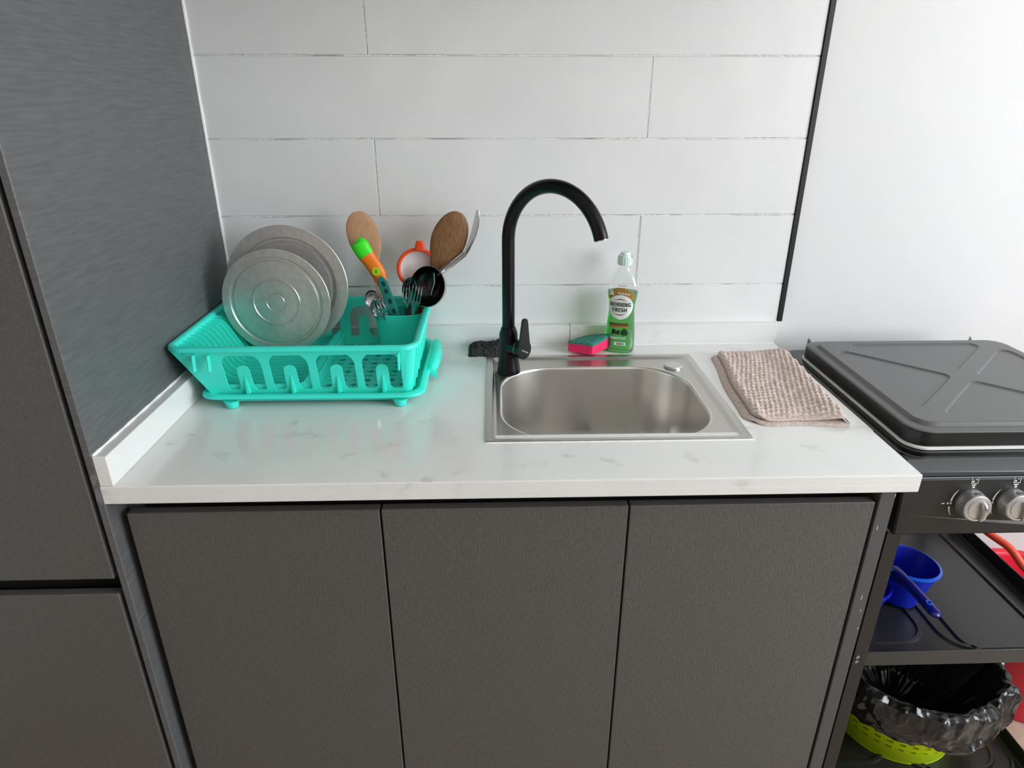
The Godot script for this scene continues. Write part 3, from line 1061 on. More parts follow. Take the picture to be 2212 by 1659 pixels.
		for i in 12: dot.append(Vector2(0, 0.0288) + Vector2(cos(TAU * i / 12) * 0.0022, sin(TAU * i / 12) * 0.0017))
		pl.call(dot, "dot_mark")

func tray(called: String, y: float, t: Node, o: Vector3, m: Material, ridges: bool) -> void:
	# folded sheet tray: floor with turned-up rim
	var mb := MB.new()
	var rings := []
	for s in [[0.0, y - 0.0315], [0.0, y - 0.0008], [0.0008, y], [0.0026, y], [0.0034, y - 0.0008], [0.0040, y - 0.0265], [0.007, y - 0.0295], [0.014, y - 0.0300]]:
		var r := rring(1.215 + s[0], 1.668 - s[0], -0.55 + s[0], -0.0465 - s[0], 0.004 if s[0] < 0.006 else 0.012, s[1], 4)
		for i in r.size(): r[i] += o
		rings.append(r)
	mb.loops(rings, true, true)
	var tr := obj(called, mb, m, t, 50.0)
	if not ridges: return
	for d in [[1.24, 1.39, -0.50, -0.10], [1.42, 1.62, -0.49, -0.08], [1.45, 1.652, -0.535, -0.062]]:
		var mb2 := MB.new()
		var p := rring(d[0], d[1], d[2], d[3], 0.05, y - 0.0300, 8)
		var path := []
		for q in p: path.append(q + o)
		mb2.sweep(path, [Vector2(-0.006, -0.001), Vector2(-0.003, 0.0042), Vector2(0.003, 0.0042), Vector2(0.006, -0.001)])
		obj("ridge", mb2, m, tr, 60.0)

func cooker_stand() -> void:
	var t := thing("cooker_stand", "black metal stand with two tray shelves under the gas cooker", "stand", Vector3(1.44, 0, -0.3))
	var o := Vector3(-1.44, 0, 0.3)
	for lx in [0, 1]:
		for lz in [0, 1]:
			var mb := MB.new()
			var x := 1.2085 if lx == 0 else 1.6745
			var z := -0.045 if lz == 0 else -0.552
			var sx := 1.0 if lx == 0 else -1.0
			var sz := -1.0 if lz == 0 else 1.0
			mb.extrude(PackedVector2Array([Vector2(0, 0), Vector2(0.024 * sx, 0), Vector2(0.024 * sx, 0.0015 * sz), Vector2(0.0015 * sx, 0.0015 * sz), Vector2(0.0015 * sx, 0.024 * sz), Vector2(0, 0.024 * sz)]), 0.0, 0.7415, func(p, dd): return Vector3(x + p.x, dd, z + p.y) + o)
			obj("leg", mb, M.stand_black, t, 0.0)
	tray("shelf", 0.4755, t, o, M.tray_black, true)
	tray("shelf", 0.1400, t, o, M.tray_black, true)
	for y in [0.468, 0.457]:
		var mb := MB.new()
		mb.lathe([Vector2(0.0001, 0), Vector2(0.0036, 0), Vector2(0.0034, 0.0016), Vector2(0.0018, 0.0026), Vector2(0.0001, 0.0027)], 14, Transform3D(Basis(Vector3.RIGHT, PI / 2), Vector3(1.2155, y, -0.0452) + o))
		obj("screw", mb, M.bright_steel, t)

# ------------------------------------------------------------------ dish rack
func slot_wall(mb: MB, left: Array, right: Array, y0: float, y1: float, slots: Array, hw: float, tw: float, yb: float, ya: float, yt: float, f: Callable, th: float) -> void:
	# wall of simple pieces cut at the middle of each arched slot; left/right = x at [bottom, top]
	var n := slots.size()
	var r := minf(hw, (ya - yb) * 0.32)
	for i in n + 1:
		var p := PackedVector2Array()
		if i == 0: p.append(Vector2(left[0], y0))
		else: p.append(Vector2(slots[i - 1], y0))
		if i == n:
			p.append(Vector2(right[0], y0)); p.append(Vector2(right[1], y1))
		else:
			var c: float = slots[i]
			p.append(Vector2(c, y0))
			for k in 6:
				var a := PI / 2 + PI / 2 * k / 5.0
				p.append(Vector2(c + cos(a) * tw, yt - tw + sin(a) * tw))
			p.append(Vector2(c - tw - 0.001, yb + 0.006)); p.append(Vector2(c - tw - 0.005, yb))
			p.append(Vector2(c - hw + 0.003, yb)); p.append(Vector2(c - hw, yb + 0.003))
			for k in 9:
				var a := PI - PI / 2 * k / 8.0
				p.append(Vector2(c + signf(cos(a)) * (hw - r * 1.2 + absf(cos(a)) * r * 1.2) if absf(cos(a)) > 0.001 else c, ya - r + sin(a) * r))
			p.append(Vector2(c, y1))
		if i == 0: p.append(Vector2(left[1], y1))
		else:
			var c: float = slots[i - 1]
			p.append(Vector2(c, y1))
			for k in 9:
				var a := PI / 2 - PI / 2 * k / 8.0
				p.append(Vector2(c + signf(cos(a)) * (hw - r * 1.2 + absf(cos(a)) * r * 1.2) if absf(cos(a)) > 0.001 else c, ya - r + sin(a) * r))
			p.append(Vector2(c + hw, yb + 0.003)); p.append(Vector2(c + hw - 0.003, yb))
			p.append(Vector2(c + tw + 0.005, yb)); p.append(Vector2(c + tw + 0.001, yb + 0.006))
			for k in 6:
				var a := PI / 2 * k / 5.0
				p.append(Vector2(c + cos(a) * tw, yt - tw + sin(a) * tw))
		mb.extrude(p, 0.0, th, f)

func dish_rack() -> void:
	# drip tray
	var tray_o := Vector3(0.226, TOP, -0.41)
	var t := thing("drip_tray", "turquoise plastic drip tray on feet under the dish rack", "tray", tray_o)
	var o := -tray_o
	var mb := MB.new()
	var rings := []
	for s in [[0.024, 0.8875], [0.010, 0.8885], [0.004, 0.8925], [0.0015, 0.8975], [-0.006, 0.8985], [-0.0085, 0.9005], [-0.0085, 0.9035], [-0.006, 0.9062], [0.0, 0.9070], [0.0042, 0.9052], [0.006, 0.900], [0.009, 0.894], [0.016, 0.8912], [0.03, 0.8905]]:
		var r := rring(0.0285 + s[0], 0.4225 - s[0], -0.561 + s[0], -0.2655 - s[0], 0.034, s[1], 10)
		for i in r.size(): r[i] += o
		rings.append(r)
	mb.loops(rings, true, true)
	obj("pan", mb, M.teal, t, 60.0)
	for p in [Vector2(0.078, -0.268), Vector2(0.385, -0.270), Vector2(0.078, -0.545), Vector2(0.385, -0.545)]:
		mb = MB.new()
		mb.lathe([Vector2(0.0001, 0), Vector2(0.0075, 0.0), Vector2(0.0105, 0.0022), Vector2(0.0125, 0.0105), Vector2(0.015, 0.0155), Vector2(0.0001, 0.0156)], 20, Transform3D(Basis(), Vector3(p.x, TOP, p.y) + o))
		obj("foot", mb, M.teal, t)
	mb = MB.new()   # pouring lip at the right end
	var lip := []
	for i in 12: lip.append(Vector3(0.4330 + 0.007 * sin(PI * i / 11.0), 0.9035 + 0.006 * smoothstep(0.0, 0.4, i / 11.0), -0.375 - i * 0.0145) + o)
	mb.tube(lip, [0.006, 0.0095, 0.0105, 0.0105, 0.0105, 0.0105, 0.0105, 0.0105, 0.0105, 0.0105, 0.0095, 0.006], 14, Vector2(1, 1.15))
	obj("pouring_lip", mb, M.teal, t)
	mb = MB.new()
	mb.extrude(PackedVector2Array([Vector2(0.426, 0.902), Vector2(0.445, 0.905), Vector2(0.4455, 0.892), Vector2(0.441, 0.884), Vector2(0.434, 0.893)]), -0.0015, 0.0015, func(p, dd): return Vector3(p.x, p.y, -0.384 + dd) + o)
	obj("lip_web", mb, M.teal, t, 0.0)
	# rack
	var ro := Vector3(0.22, 0.895, -0.41)
	t = thing("dish_rack", "turquoise plastic dish drying rack with arched slots on the worktop", "dish rack", ro)
	o = -ro
	var y0 := 0.899
	var y1 := 0.9985
	var fz := func(y: float) -> float: return lerpf(-0.2790, -0.2545, (y - y0) / (y1 - y0))
	var bz := func(y: float) -> float: return lerpf(-0.5440, -0.5580, (y - y0) / (y1 - y0))
	mb = MB.new()
	var cs := [0.1085, 0.1915, 0.2745, 0.3565]
	slot_wall(mb, [0.044, -0.006], [0.392, 0.406], y0, y1, cs, 0.0345, 0.0108, 0.9120, 0.9900, 0.9640, func(p, d): return Vector3(p.x, p.y, fz.call(p.y) - d) + o, 0.0026)
	var fw := obj("front_wall", mb, M.teal, t, 25.0)
	for c in cs:   # stiffening fin on each tongue
		mb = MB.new()
		mb.face([Vector3(c - 0.003, 0.905, fz.call(0.905) + 0.0065) + o, Vector3(c + 0.003, 0.905, fz.call(0.905) + 0.0065) + o, Vector3(c + 0.0006, 0.945, fz.call(0.945)) + o, Vector3(c - 0.0006, 0.945, fz.call(0.945)) + o], Vector3(c, 0.92, -0.40) + o)
		mb.face([Vector3(c + 0.003, 0.905, fz.call(0.905) + 0.0065) + o, Vector3(c + 0.003, 0.905, fz.call(0.905)) + o, Vector3(c + 0.0006, 0.945, fz.call(0.945)) + o], Vector3(c - 0.01, 0.92, -0.27) + o)
		mb.face([Vector3(c - 0.003, 0.905, fz.call(0.905) + 0.0065) + o, Vector3(c - 0.003, 0.905, fz.call(0.905)) + o, Vector3(c - 0.0006, 0.945, fz.call(0.945)) + o], Vector3(c + 0.01, 0.92, -0.27) + o)
		obj("fin", mb, M.teal, fw, 0.0)
	for c in [0.032, 0.058, 0.390]:   # short hanging lugs under the rim
		mb = MB.new()
		mb.box(Vector3(c, 0.974, -0.2495) + o, Vector3(0.0035, 0.030, 0.010), 0.0008, Basis(Vector3.RIGHT, -0.15))
		obj("lug", mb, M.teal, fw, 0.0)
	mb = MB.new()
	slot_wall(mb, [0.044, -0.006], [0.392, 0.406], y0, y1, cs, 0.0300, 0.0105, 0.9200, 0.9860, 0.9660, func(p, d): return Vector3(p.x, p.y, bz.call(p.y) + d) + o, 0.0026)
	obj("back_wall", mb, M.teal, t, 25.0)
	# end walls: the left one leans out far, the right one is steep; corners rounded
	mb = MB.new()
	mb.sheet(2, 8, func(u: float, vv: float, s: int): 
		var y := lerpf(y0, y1, vv)
		return Vector3(lerpf(0.044, -0.0065, vv) - s * 0.0026, y, lerpf(bz.call(y), fz.call(y), u)) + o)
	obj("left_wall", mb, M.teal, t, 25.0)
	mb = MB.new()
	var rw := func(u: float, y: float, off: float) -> Vector3:
		# front corner, straight run, back corner
		var k := (y - y0) / (y1 - y0)
		var xr := lerpf(0.406, 0.4205, k)
		var xf := lerpf(0.392, 0.4055, k)
		var r := xr - xf
		var za: float = fz.call(y) - r
		var zb: float = bz.call(y) + r
		if u < 0.25:
			var a := PI / 2 * (1.0 - u / 0.25)
			return Vector3(xf + cos(a) * (r - off), y, za + sin(a) * (r - off)) + o
		if u > 0.75:
			var a := PI / 2 * (u - 0.75) / 0.25
			return Vector3(xf + cos(a) * (r - off), y, zb - sin(a) * (r - off)) + o
		return Vector3(xr - off, y, lerpf(za, zb, (u - 0.25) * 2.0)) + o
	mb.sheet(32, 4, func(u: float, vv: float, s: int): return rw.call(u, lerpf(y0, y1, vv), s * 0.0026))
	var rwall := obj("right_wall", mb, M.teal, t, 30.0)
	for u in [0.27, 0.36, 0.45, 0.55, 0.64]:
		mb = MB.new()
		var a: Vector3 = rw.call(u, 0.905, -0.001)
		var b: Vector3 = rw.call(u, 0.990, -0.001)
		mb.tube([a, b], 0.0022, 6)
		obj("fin", mb, M.teal, rwall)
	# rim band
	mb = MB.new()
	var path := []
	for p in rring(-0.0110, 0.4205, -0.5620, -0.2510, 0.026, 0.0, 8): path.append(Vector3(p.x, 0.0, p.z) + Vector3(0, 1.0, 0) + o)
	path.reverse()
	mb.sweep(path, [Vector2(-0.0065, -0.0035), Vector2(-0.0065, 0.0015), Vector2(-0.0045, 0.0038), Vector2(0.0, 0.0046), Vector2(0.0048, 0.0034), Vector2(0.0072, -0.0002), Vector2(0.0078, -0.0140), Vector2(0.0066, -0.0152), Vector2(0.0050, -0.0140), Vector2(0.0044, -0.0040)])
	obj("rim", mb, M.teal, t, 50.0)
	# floor: plain bed under the plate ribs, step, and a bed with teardrop holes
	mb = MB.new()
	mb.box(Vector3(0.135, 0.9005, -0.4115) + o, Vector3(0.19, 0.003, 0.264))
	mb.box(Vector3(0.2290, 0.9130, -0.4115) + o, Vector3(0.0026, 0.028, 0.262), 0.0008)
	obj("plate_bed", mb, M.teal, t, 0.0)
	mb = MB.new()
	var nx := 7
	var nz := 12
	var wx := 0.163 / nx
	var wz := 0.262 / nz
	for i in nx:
		for j in nz:
			var cx := 0.2305 + (i + 0.5) * wx
			var cz := -0.5425 + (j + 0.5) * wz
			var hl := wx * 0.42
			var hh := wz * (0.30 if (i + j) % 2 == 0 else 0.17)
			for s in [-1.0, 1.0]:
				var p := PackedVector2Array()
				p.append(Vector2(cx - wx / 2, cz)); p.append(Vector2(cx - hl, cz))
				for k in range(1, 8):
					var u := k / 8.0
					p.append(Vector2(cx - hl + 2 * hl * u, cz + s * hh * sin(PI * pow(u, 1.7))))
				p.append(Vector2(cx + hl, cz)); p.append(Vector2(cx + wx / 2, cz))
				p.append(Vector2(cx + wx / 2, cz + s * wz / 2)); p.append(Vector2(cx - wx / 2, cz + s * wz / 2))
				mb.extrude(p, 0.9005, 0.9030, func(q, d): return Vector3(q.x, d, q.y) + o)
	obj("drain_bed", mb, M.teal, t, 0.0)
	# plate ribs: down the left wall, along the bed, up to the step
	for k in 16:
		var z := -0.5385 + k * 0.0171
		mb = MB.new()
		var pl := [Vector2(-0.0060, 0.9990), Vector2(0.0060, 0.9980), Vector2(0.0150, 0.9950), Vector2(0.0220, 0.9885), Vector2(0.0280, 0.9790), Vector2(0.0450, 0.9480), Vector2(0.0540, 0.9310), Vector2(0.0620, 0.9235), Vector2(0.070, 0.9200), Vector2(0.195, 0.9200), Vector2(0.208, 0.9235), Vector2(0.216, 0.9330), Vector2(0.2235, 0.9370), Vector2(0.2290, 0.9360), Vector2(0.2290, 0.9020), Vector2(0.0440, 0.9000), Vector2(0.0400, 0.9020)]
		mb.extrude(PackedVector2Array(pl), z - 0.0010, z + 0.0010, func(p, d): return Vector3(p.x, p.y, d) + o)
		obj("rib", mb, M.teal, t, 0.0)

func lids() -> void:
	# small lid: concentric pressed rings
	var prof := func(R: float, g: Array) -> Array:
		# g = [[radius, width, height]...] ridges (+) or grooves (-) pressed into a thin disc
		var a := [Vector2(0.0002, 0.0)]
		for q in g:
			a.append(Vector2(q[0] - q[1] / 2, 0.0)); a.append(Vector2(q[0] - q[1] * 0.22, q[2])); a.append(Vector2(q[0] + q[1] * 0.22, q[2])); a.append(Vector2(q[0] + q[1] / 2, 0.0))
		a.append(Vector2(R - 0.001, 0.0)); a.append(Vector2(R, -0.0006))
		var back := []
		for p in a: back.append(p + Vector2(0, -0.0014))
		back.reverse()
		return a + back
	var mb := MB.new()
	mb.lathe(prof.call(0.122, [[0.0935, 0.0112, -0.0062]]), 96)
	var t := thing("pot_lid", "large flat aluminium pot lid standing behind the smaller one", "lid", Vector3(0.1405, 1.0505, -0.4795), 0.0, "aluminium lids in the dish rack")
	t.rotation = Vector3(PI / 2 - 0.05, 0, 0)
	obj("disc", mb, M.aluminium, t, 30.0)
	mb = MB.new()
	mb.lathe(prof.call(0.1065, [[0.0175, 0.0040, -0.0014], [0.0455, 0.0042, 0.0014], [0.0870, 0.0090, -0.0034]]), 96)
	t = thing("pot_lid", "smaller aluminium pot lid with concentric rings at front of the rack", "lid", Vector3(0.1262, 1.0275, -0.4420), 0.0, "aluminium lids in the dish rack")
	t.rotation = Vector3(PI / 2 - 0.03, 0, 0)
	obj("disc", mb, M.aluminium, t, 30.0)

func blade(mb: MB, pts: Array, widths: Array, side: Vector3, thick: float) -> void:
	mb.tube(pts, widths, 14, Vector2(1, thick), side.cross((pts[-1] - pts[0]).normalized()))

func utensils() -> void:
	# cup for the cutlery in the right rear corner of the rack
	var o := Vector3(0.3605, 0.904, -0.5120)
	var t := thing("cutlery_cup", "turquoise cutlery cup in the rear corner of the dish rack", "cup", o)
	var mb := MB.new()
	var rings := []
	var cup := func(rx: float, rz: float, y: float) -> PackedVector3Array:
		var a := PackedVector3Array()
		for i in 48:
			var an := TAU * i / 48
			var p := Vector3(signf(cos(an)) * pow(absf(cos(an)), 0.8) * rx, y, signf(sin(an)) * pow(absf(sin(an)), 0.8) * rz)
			a.append(p)
		return a
	for s in [[0.044, 0.030, 0.0], [0.047, 0.032, 0.002], [0.0535, 0.0370, 0.080], [0.0555, 0.0385, 0.0815], [0.0550, 0.0380, 0.0835], [0.0520, 0.0355, 0.083], [0.0455, 0.0305, 0.004]]:
		rings.append(cup.call(s[0], s[1], s[2]))
	mb.loops(rings)
	obj("cup", mb, M.teal, t, 50.0)
	# helper frame: things stand in the cup, built in world positions relative to their foot
	var foot := Vector3(0.36, 0.915, -0.512)
	# light wooden spatula, left rear
	var a := Vector3(0.345, 0.915, -0.518)
	t = thing("wooden_spatula", "pale wooden spatula with rounded head standing at left of cutlery cup", "spatula", a)
	mb = MB.new()
	var top := Vector3(0.2825, 1.190, -0.533) - a
	var pts := []
	var wd := []
	for i in 61:
		var u := sin(PI / 2 * i / 60.0)
		pts.append(top * u)
		var w := 0.0065
		if u > 0.50: w = lerpf(0.0065, 0.0330, smoothstep(0.50, 0.80, u))
		if u > 0.84: w = 0.0330 * sqrt(maxf(0.0, 1.0 - pow((u - 0.84) / 0.163, 2.0)))
		wd.append(maxf(w, 0.0004))
	blade(mb, pts, wd, Vector3.RIGHT, 0.12)
	obj("blade", mb, M.light_wood, t, 60.0)
	# darker wooden spoon, right
	a = Vector3(0.372, 0.915, -0.530)
	t = thing("wooden_spoon", "dark grained wooden spoon leaning right in the cutlery cup", "spoon", a)
	mb = MB.new()
	top = Vector3(0.4915, 1.187, -0.535) - a
	pts = []
	wd = []
	for i in 61:
		var u := sin(PI / 2 * i / 60.0)
		pts.append(top * u)
		var w := 0.0065
		if u > 0.46: w = lerpf(0.0065, 0.0365, smoothstep(0.44, 0.80, u))
		if u > 0.80: w = 0.0365 * sqrt(maxf(0.0, 1.0 - pow((u - 0.80) / 0.203, 2.0)))
		wd.append(maxf(w, 0.0004))
	blade(mb, pts, wd, Vector3(1, -0.4, 0.1).normalized(), 0.22)
	obj("bowl", mb, M.dark_wood, t, 60.0)
	# metal turner seen edge on, far right
	a = Vector3(0.378, 0.915, -0.520)
	t = thing("metal_turner", "thin steel turner seen edge on behind the wooden spoon", "turner", a)
	mb = MB.new()
	var p1 := Vector3(0.4480, 1.065, -0.523) - a
	var p2 := Vector3(0.5000, 1.105, -0.525) - a
	var p3 := Vector3(0.5290, 1.192, -0.532) - a
	mb.tube([Vector3.ZERO, p1 * 0.6, p1, p2], [0.0035, 0.0040, 0.0055, 0.0065], 10, Vector2(1, 0.5), Vector3.BACK)
	obj("handle", mb, M.bright_steel, t)
	mb = MB.new()
	var dd := (p3 - p2).normalized()
	var sd := dd.cross(Vector3(0.25, 0, 1).normalized()).normalized()
	var nz := Vector3(0.35, 0, 1).normalized()
	for s in [0]:
		mb.sheet(2, 6, func(u: float, vv: float, side: int):
			var c: Vector3 = (p2 - dd * 0.004).lerp(p3, vv)
			return c + nz * (u - 0.5) * lerpf(0.055, 0.075, vv) * (0.2 + 0.8 * sqrt(sin(PI * clampf(vv * 0.9 + 0.08, 0.0, 1.0)))) * 0.5 + sd * (side - 0.5) * 0.0016 + sd * 0.006 * sin(vv * PI))
	obj("blade", mb, M.bright_steel, t, 40.0)
	# ladle
	a = Vector3(0.385, 0.915, -0.500)
	t = thing("steel_ladle", "steel ladle with dark bowl tipped towards the viewer in cutlery cup", "ladle", a)
	mb = MB.new()
	var lc := Vector3(0.4225, 1.0450, -0.4900) - a
	var ax := Vector3(-0.42, 0.30, 0.85).normalized()
	var lx := ax.cross(Vector3.UP).normalized()
	var bs := Basis(lx, ax, lx.cross(ax))
	var lp := []
	for i in 9:
		var an := PI / 2 * i / 8.0
		lp.append(Vector2(maxf(0.0001, sin(an) * 0.0425), -cos(an) * 0.034))
	var li := []
	for i in 9:
		var an := PI / 2 * (8 - i) / 8.0
		li.append(Vector2(maxf(0.0001, sin(an) * 0.0415), -cos(an) * 0.0328 + 0.0002))
	mb.lathe(lp + li, 40, Transform3D(bs, lc), true)
	obj("bowl", mb, M.bright_steel, t, 60.0)
	mb = MB.new()
	var lin := []
	for i in 9:
		var an := PI / 2 * i / 8.0
		lin.append(Vector2(maxf(0.0001, sin(an) * 0.0408), -cos(an) * 0.0320))
	for i in 9:
		var an := PI / 2 * (8 - i) / 8.0
		lin.append(Vector2(maxf(0.0001, sin(an) * 0.0403), -cos(an) * 0.0315 + 0.0002))
	mb.lathe(lin, 40, Transform3D(bs, lc), true)
	obj("lining", mb, M.dark_coat, t, 60.0)
	mb = MB.new()
	mb.tube([Vector3.ZERO, Vector3(0.02, 0.05, -0.015), lc + bs * Vector3(0, -0.026, 0.010), lc + bs * Vector3(0, -0.02, 0.03)], 0.0042, 10, Vector2(1, 0.5))
	obj("handle", mb, M.bright_steel, t)
	mb = MB.new()
	mb.tube([lc + Vector3(0.020, 0.018, -0.020), Vector3(0.4560, 1.079, -0.512) - a, Vector3(0.468, 1.088, -0.514) - a], [0.006, 0.010, 0.007], 10, Vector2(1, 0.35))
	obj("neck", mb, M.bright_steel, t)
	# tea strainer with orange ring
	a = Vector3(0.376, 0.915, -0.528)
	t = thing("tea_strainer", "orange rimmed tea strainer standing behind the ladle", "strainer", a)
	var rc := Vector3(0.4010, 1.0725, -0.5290) - a
	mb = MB.new()
	var ra := Vector3(0.10, 0.15, 0.98).normalized()
	var rx := Vector3.UP.cross(ra).normalized()
	var rb := Basis(rx, ra, rx.cross(ra))
	var tor := []
	for i in 10: tor.append(Vector2(0.0402 + cos(TAU * i / 10) * 0.0038, sin(TAU * i / 10) * 0.0032))
	mb.ring_lathe(tor, 48, Transform3D(rb, rc))
	obj("ring", mb, M.red_orange, t, 60.0)
	mb = MB.new()
	mb.tube([rc + Vector3(0.006, 0.039, 0), rc + Vector3(0.007, 0.050, 0), rc + Vector3(0.0075, 0.0585, -0.001)], [0.0110, 0.0100, 0.0072], 14, Vector2(1, 0.35), Vector3.BACK)
	obj("tab", mb, M.red_orange, t)
	mb = MB.new()
	mb.tube([rc + Vector3(-0.006, -0.039, 0.001), Vector3.ZERO], [0.006, 0.005], 12, Vector2(1, 0.5))
	obj("handle", mb, M.red_orange, t)
	mb = MB.new()
	var sp := []
	for i in 9:
		var an := PI / 2 * i / 8.0
		sp.append(Vector2(maxf(0.0001, sin(an) * 0.0378), -cos(an) * 0.016))
	for i in 9:
		var an := PI / 2 * (8 - i) / 8.0
		sp.append(Vector2(maxf(0.0001, sin(an) * 0.0382), -cos(an) * 0.0155 + 0.0006))
	mb.lathe(sp, 40, Transform3D(rb, rc))
	obj("mesh_bowl", mb, M.strainer_mesh, t, 60.0)
	# green and orange handled knife, handle up
	a = Vector3(0.362, 0.915, -0.496)
	t = thing("paring_knife", "knife with lime and orange plastic handle pointing up", "knife", a)
	var kt := Vector3(0.2920, 1.1330, -0.503) - a
	var kb := Vector3(0.3300, 1.0450, -0.499) - a
	var kp := []
	var kw := []
	for i in 15:
		var u := i / 14.0
		kp.append(kb.lerp(kt, u) + Vector3(0.004 * sin(u * 5.2), 0, 0))
		kw.append(lerpf(0.0105, 0.0175, smoothstep(0.0, 0.35, u)) - 0.0018 * sin(u * PI) + (0.0012 if u > 0.7 else 0.0))
	mb = MB.new()
	blade(mb, kp.slice(0, 11), kw.slice(0, 11), Vector3.RIGHT, 0.55)
	obj("handle", mb, M.orange, t, 60.0)
	mb = MB.new()
	kw[14] = 0.0165
	blade(mb, kp.slice(10) + [kt + Vector3(-0.004, 0.003, 0), kt + Vector3(-0.007, 0.0055, 0)], kw.slice(10) + [0.013, 0.006], Vector3.RIGHT, 0.58)
	obj("handle_end", mb, M.lime, t, 60.0)
	mb = MB.new()
	mb.lathe([Vector2(0.0001, 0), Vector2(0.0090, 0), Vector2(0.0084, 0.0012), Vector2(0.0001, 0.0014)], 20, Transform3D(Basis(Vector3.RIGHT, PI / 2 - 0.1), kp[5] + Vector3(0, 0, 0.0078)))
	obj("badge", mb, M.lime_yellow, t)
	mb = MB.new()
	mb.ring_lathe([Vector2(0.0020, 0), Vector2(0.0030, 0), Vector2(0.0030, 0.0018), Vector2(0.0020, 0.0018)], 14, Transform3D(Basis(Vector3.RIGHT, PI / 2 - 0.1).scaled_local(Vector3(0.8, 1, 1.3)), kp[5] + Vector3(0, 0, 0.0080)))
	obj("badge_mark", mb, M.label_mid, t)
	mb = MB.new()
	mb.tube([kb, Vector3.ZERO], [0.0085, 0.004], 8, Vector2(1, 0.15), Vector3.BACK)
	obj("blade", mb, M.bright_steel, t)
	# teal kitchen knife with dark spots
	a = Vector3(0.374, 0.915, -0.486)
	t = thing("spotted_knife", "dark teal knife blade with darker spots in front of the orange handle", "knife", a)
	mb = MB.new()
	var s0 := Vector3.ZERO
	var s1 := Vector3(0.3290, 1.0680, -0.484) - a
	mb.tube([s0, s1 * 0.35, s1 * 0.92, s1], [0.009, 0.0105, 0.0100, 0.004], 10, Vector2(1, 0.14), Vector3(0.1, 0, 1))
	obj("blade", mb, M.teal_blade, t, 40.0)
	var sdir := s1.normalized()
	for u in [0.52, 0.66, 0.80, 0.90]:
		mb = MB.new()
		var ell := PackedVector2Array()
		for i in 10: ell.append(Vector2(cos(TAU * i / 10) * 0.0036, sin(TAU * i / 10) * 0.0058))
		var sx := Vector3(sdir.y, -sdir.x, 0)
		mb.extrude(ell, 0.0002, 0.0006, func(p, d2): return s1 * u + sx * (p.x + 0.001) + sdir * p.y + Vector3(0, 0, 0.0014 + d2))
		obj("spot", mb, M.blade_spot, t, 0.0)
	# spoons and forks
	spoon("table_spoon", "steel table spoon lying left against the cup rim", Vector3(0.352, 0.915, -0.490), Vector3(0.3060, 1.0310, -0.484), Vector3(0.2, 0.45, 1.0))
	spoon("table_spoon", "second steel spoon lower at left of cutlery cup", Vector3(0.350, 0.915, -0.490), Vector3(0.3180, 1.0120, -0.480), Vector3(-0.2, 0.6, 0.8))
	spoon("table_spoon", "bright steel spoon upright below the orange strainer ring", Vector3(0.362, 0.915, -0.512), Vector3(0.3880, 1.0560, -0.508), Vector3(0.5, 0.2, 1.0))
	fork("table_fork", "steel fork with tines low against left cup rim", Vector3(0.356, 0.915, -0.488), Vector3(0.3210, 1.0160, -0.474))
	fork("table_fork", "steel fork in front of the dark ladle bowl", Vector3(0.372, 0.915, -0.494), Vector3(0.4060, 1.0520, -0.472))
	fork("table_fork", "steel fork standing between teal knife and ladle", Vector3(0.366, 0.915, -0.502), Vector3(0.3830, 1.0430, -0.496))
	a = Vector3(0.370, 0.915, -0.492)
	t = thing("brown_handle_knife", "slim knife handle of reddish brown plastic in the cutlery cup", "knife", a)
	mb = MB.new()
	mb.tube([Vector3.ZERO, Vector3(0.012, 0.06, 0.002), Vector3(0.020, 0.112, 0.003)], [0.004, 0.0052, 0.0046], 10, Vector2(1, 0.6))
	obj("handle", mb, M.brown_handle, t)

func spoon(called: String, label: String, a: Vector3, top: Vector3, nrm: Vector3) -> void:
	var t := thing(called, label, "spoon", a, 0.0, "cutlery in the turquoise cup")
	var d := top - a
	var n := (nrm - d.normalized() * nrm.dot(d.normalized())).normalized()
	var mb := MB.new()
	mb.tube([Vector3.ZERO, d * 0.45, d * 0.72], [0.0035, 0.003, 0.0028], 8, Vector2(1, 0.45), n)
	obj("handle", mb, M.bright_steel, t)
	mb = MB.new()
	var sx := d.normalized().cross(n)
	var c := d * 0.86
	var rings := []
	for k in 12:
		var an := PI / 2 * (k if k < 6 else 11 - k) / 5.0
		var ring := PackedVector3Array()
		var off := 0.0 if k < 6 else 0.0009
		for i in 24:
			var b := TAU * i / 24
			ring.append(c + (sx * cos(b) * 0.0175 + d.normalized() * sin(b) * 0.0255) * maxf(sin(an), 0.01) - n * (cos(an) * 0.008 - off))
		rings.append(ring)
	mb.loops(rings)
	obj("bowl", mb, M.chrome, t, 60.0)

func fork(called: String, label: String, a: Vector3, top: Vector3) -> void:
	var t := thing(called, label, "fork", a, 0.0, "cutlery in the turquoise cup")
	var d := top - a
	var f := d.normalized()
	var n := Vector3(0, 0, 1)
	n = (n - f * n.dot(f)).normalized()
	var sx := f.cross(n)
	var mb := MB.new()
	mb.tube([Vector3.ZERO, d * 0.5, d * 0.66, d * 0.74], [0.0035, 0.003, 0.0050, 0.0120], 10, Vector2(1, 0.22), n)
	obj("handle", mb, M.bright_steel, t)
	for i in 4:
		mb = MB.new()
		var x := (i - 1.5) * 0.0064
		mb.tube([d * 0.725 + sx * x, d * 0.86 + sx * x + n * 0.002, d + sx * x * 0.95], [0.0021, 0.0018, 0.0008], 6, Vector2(1, 0.7), n)
		obj("tine", mb, M.chrome, t)

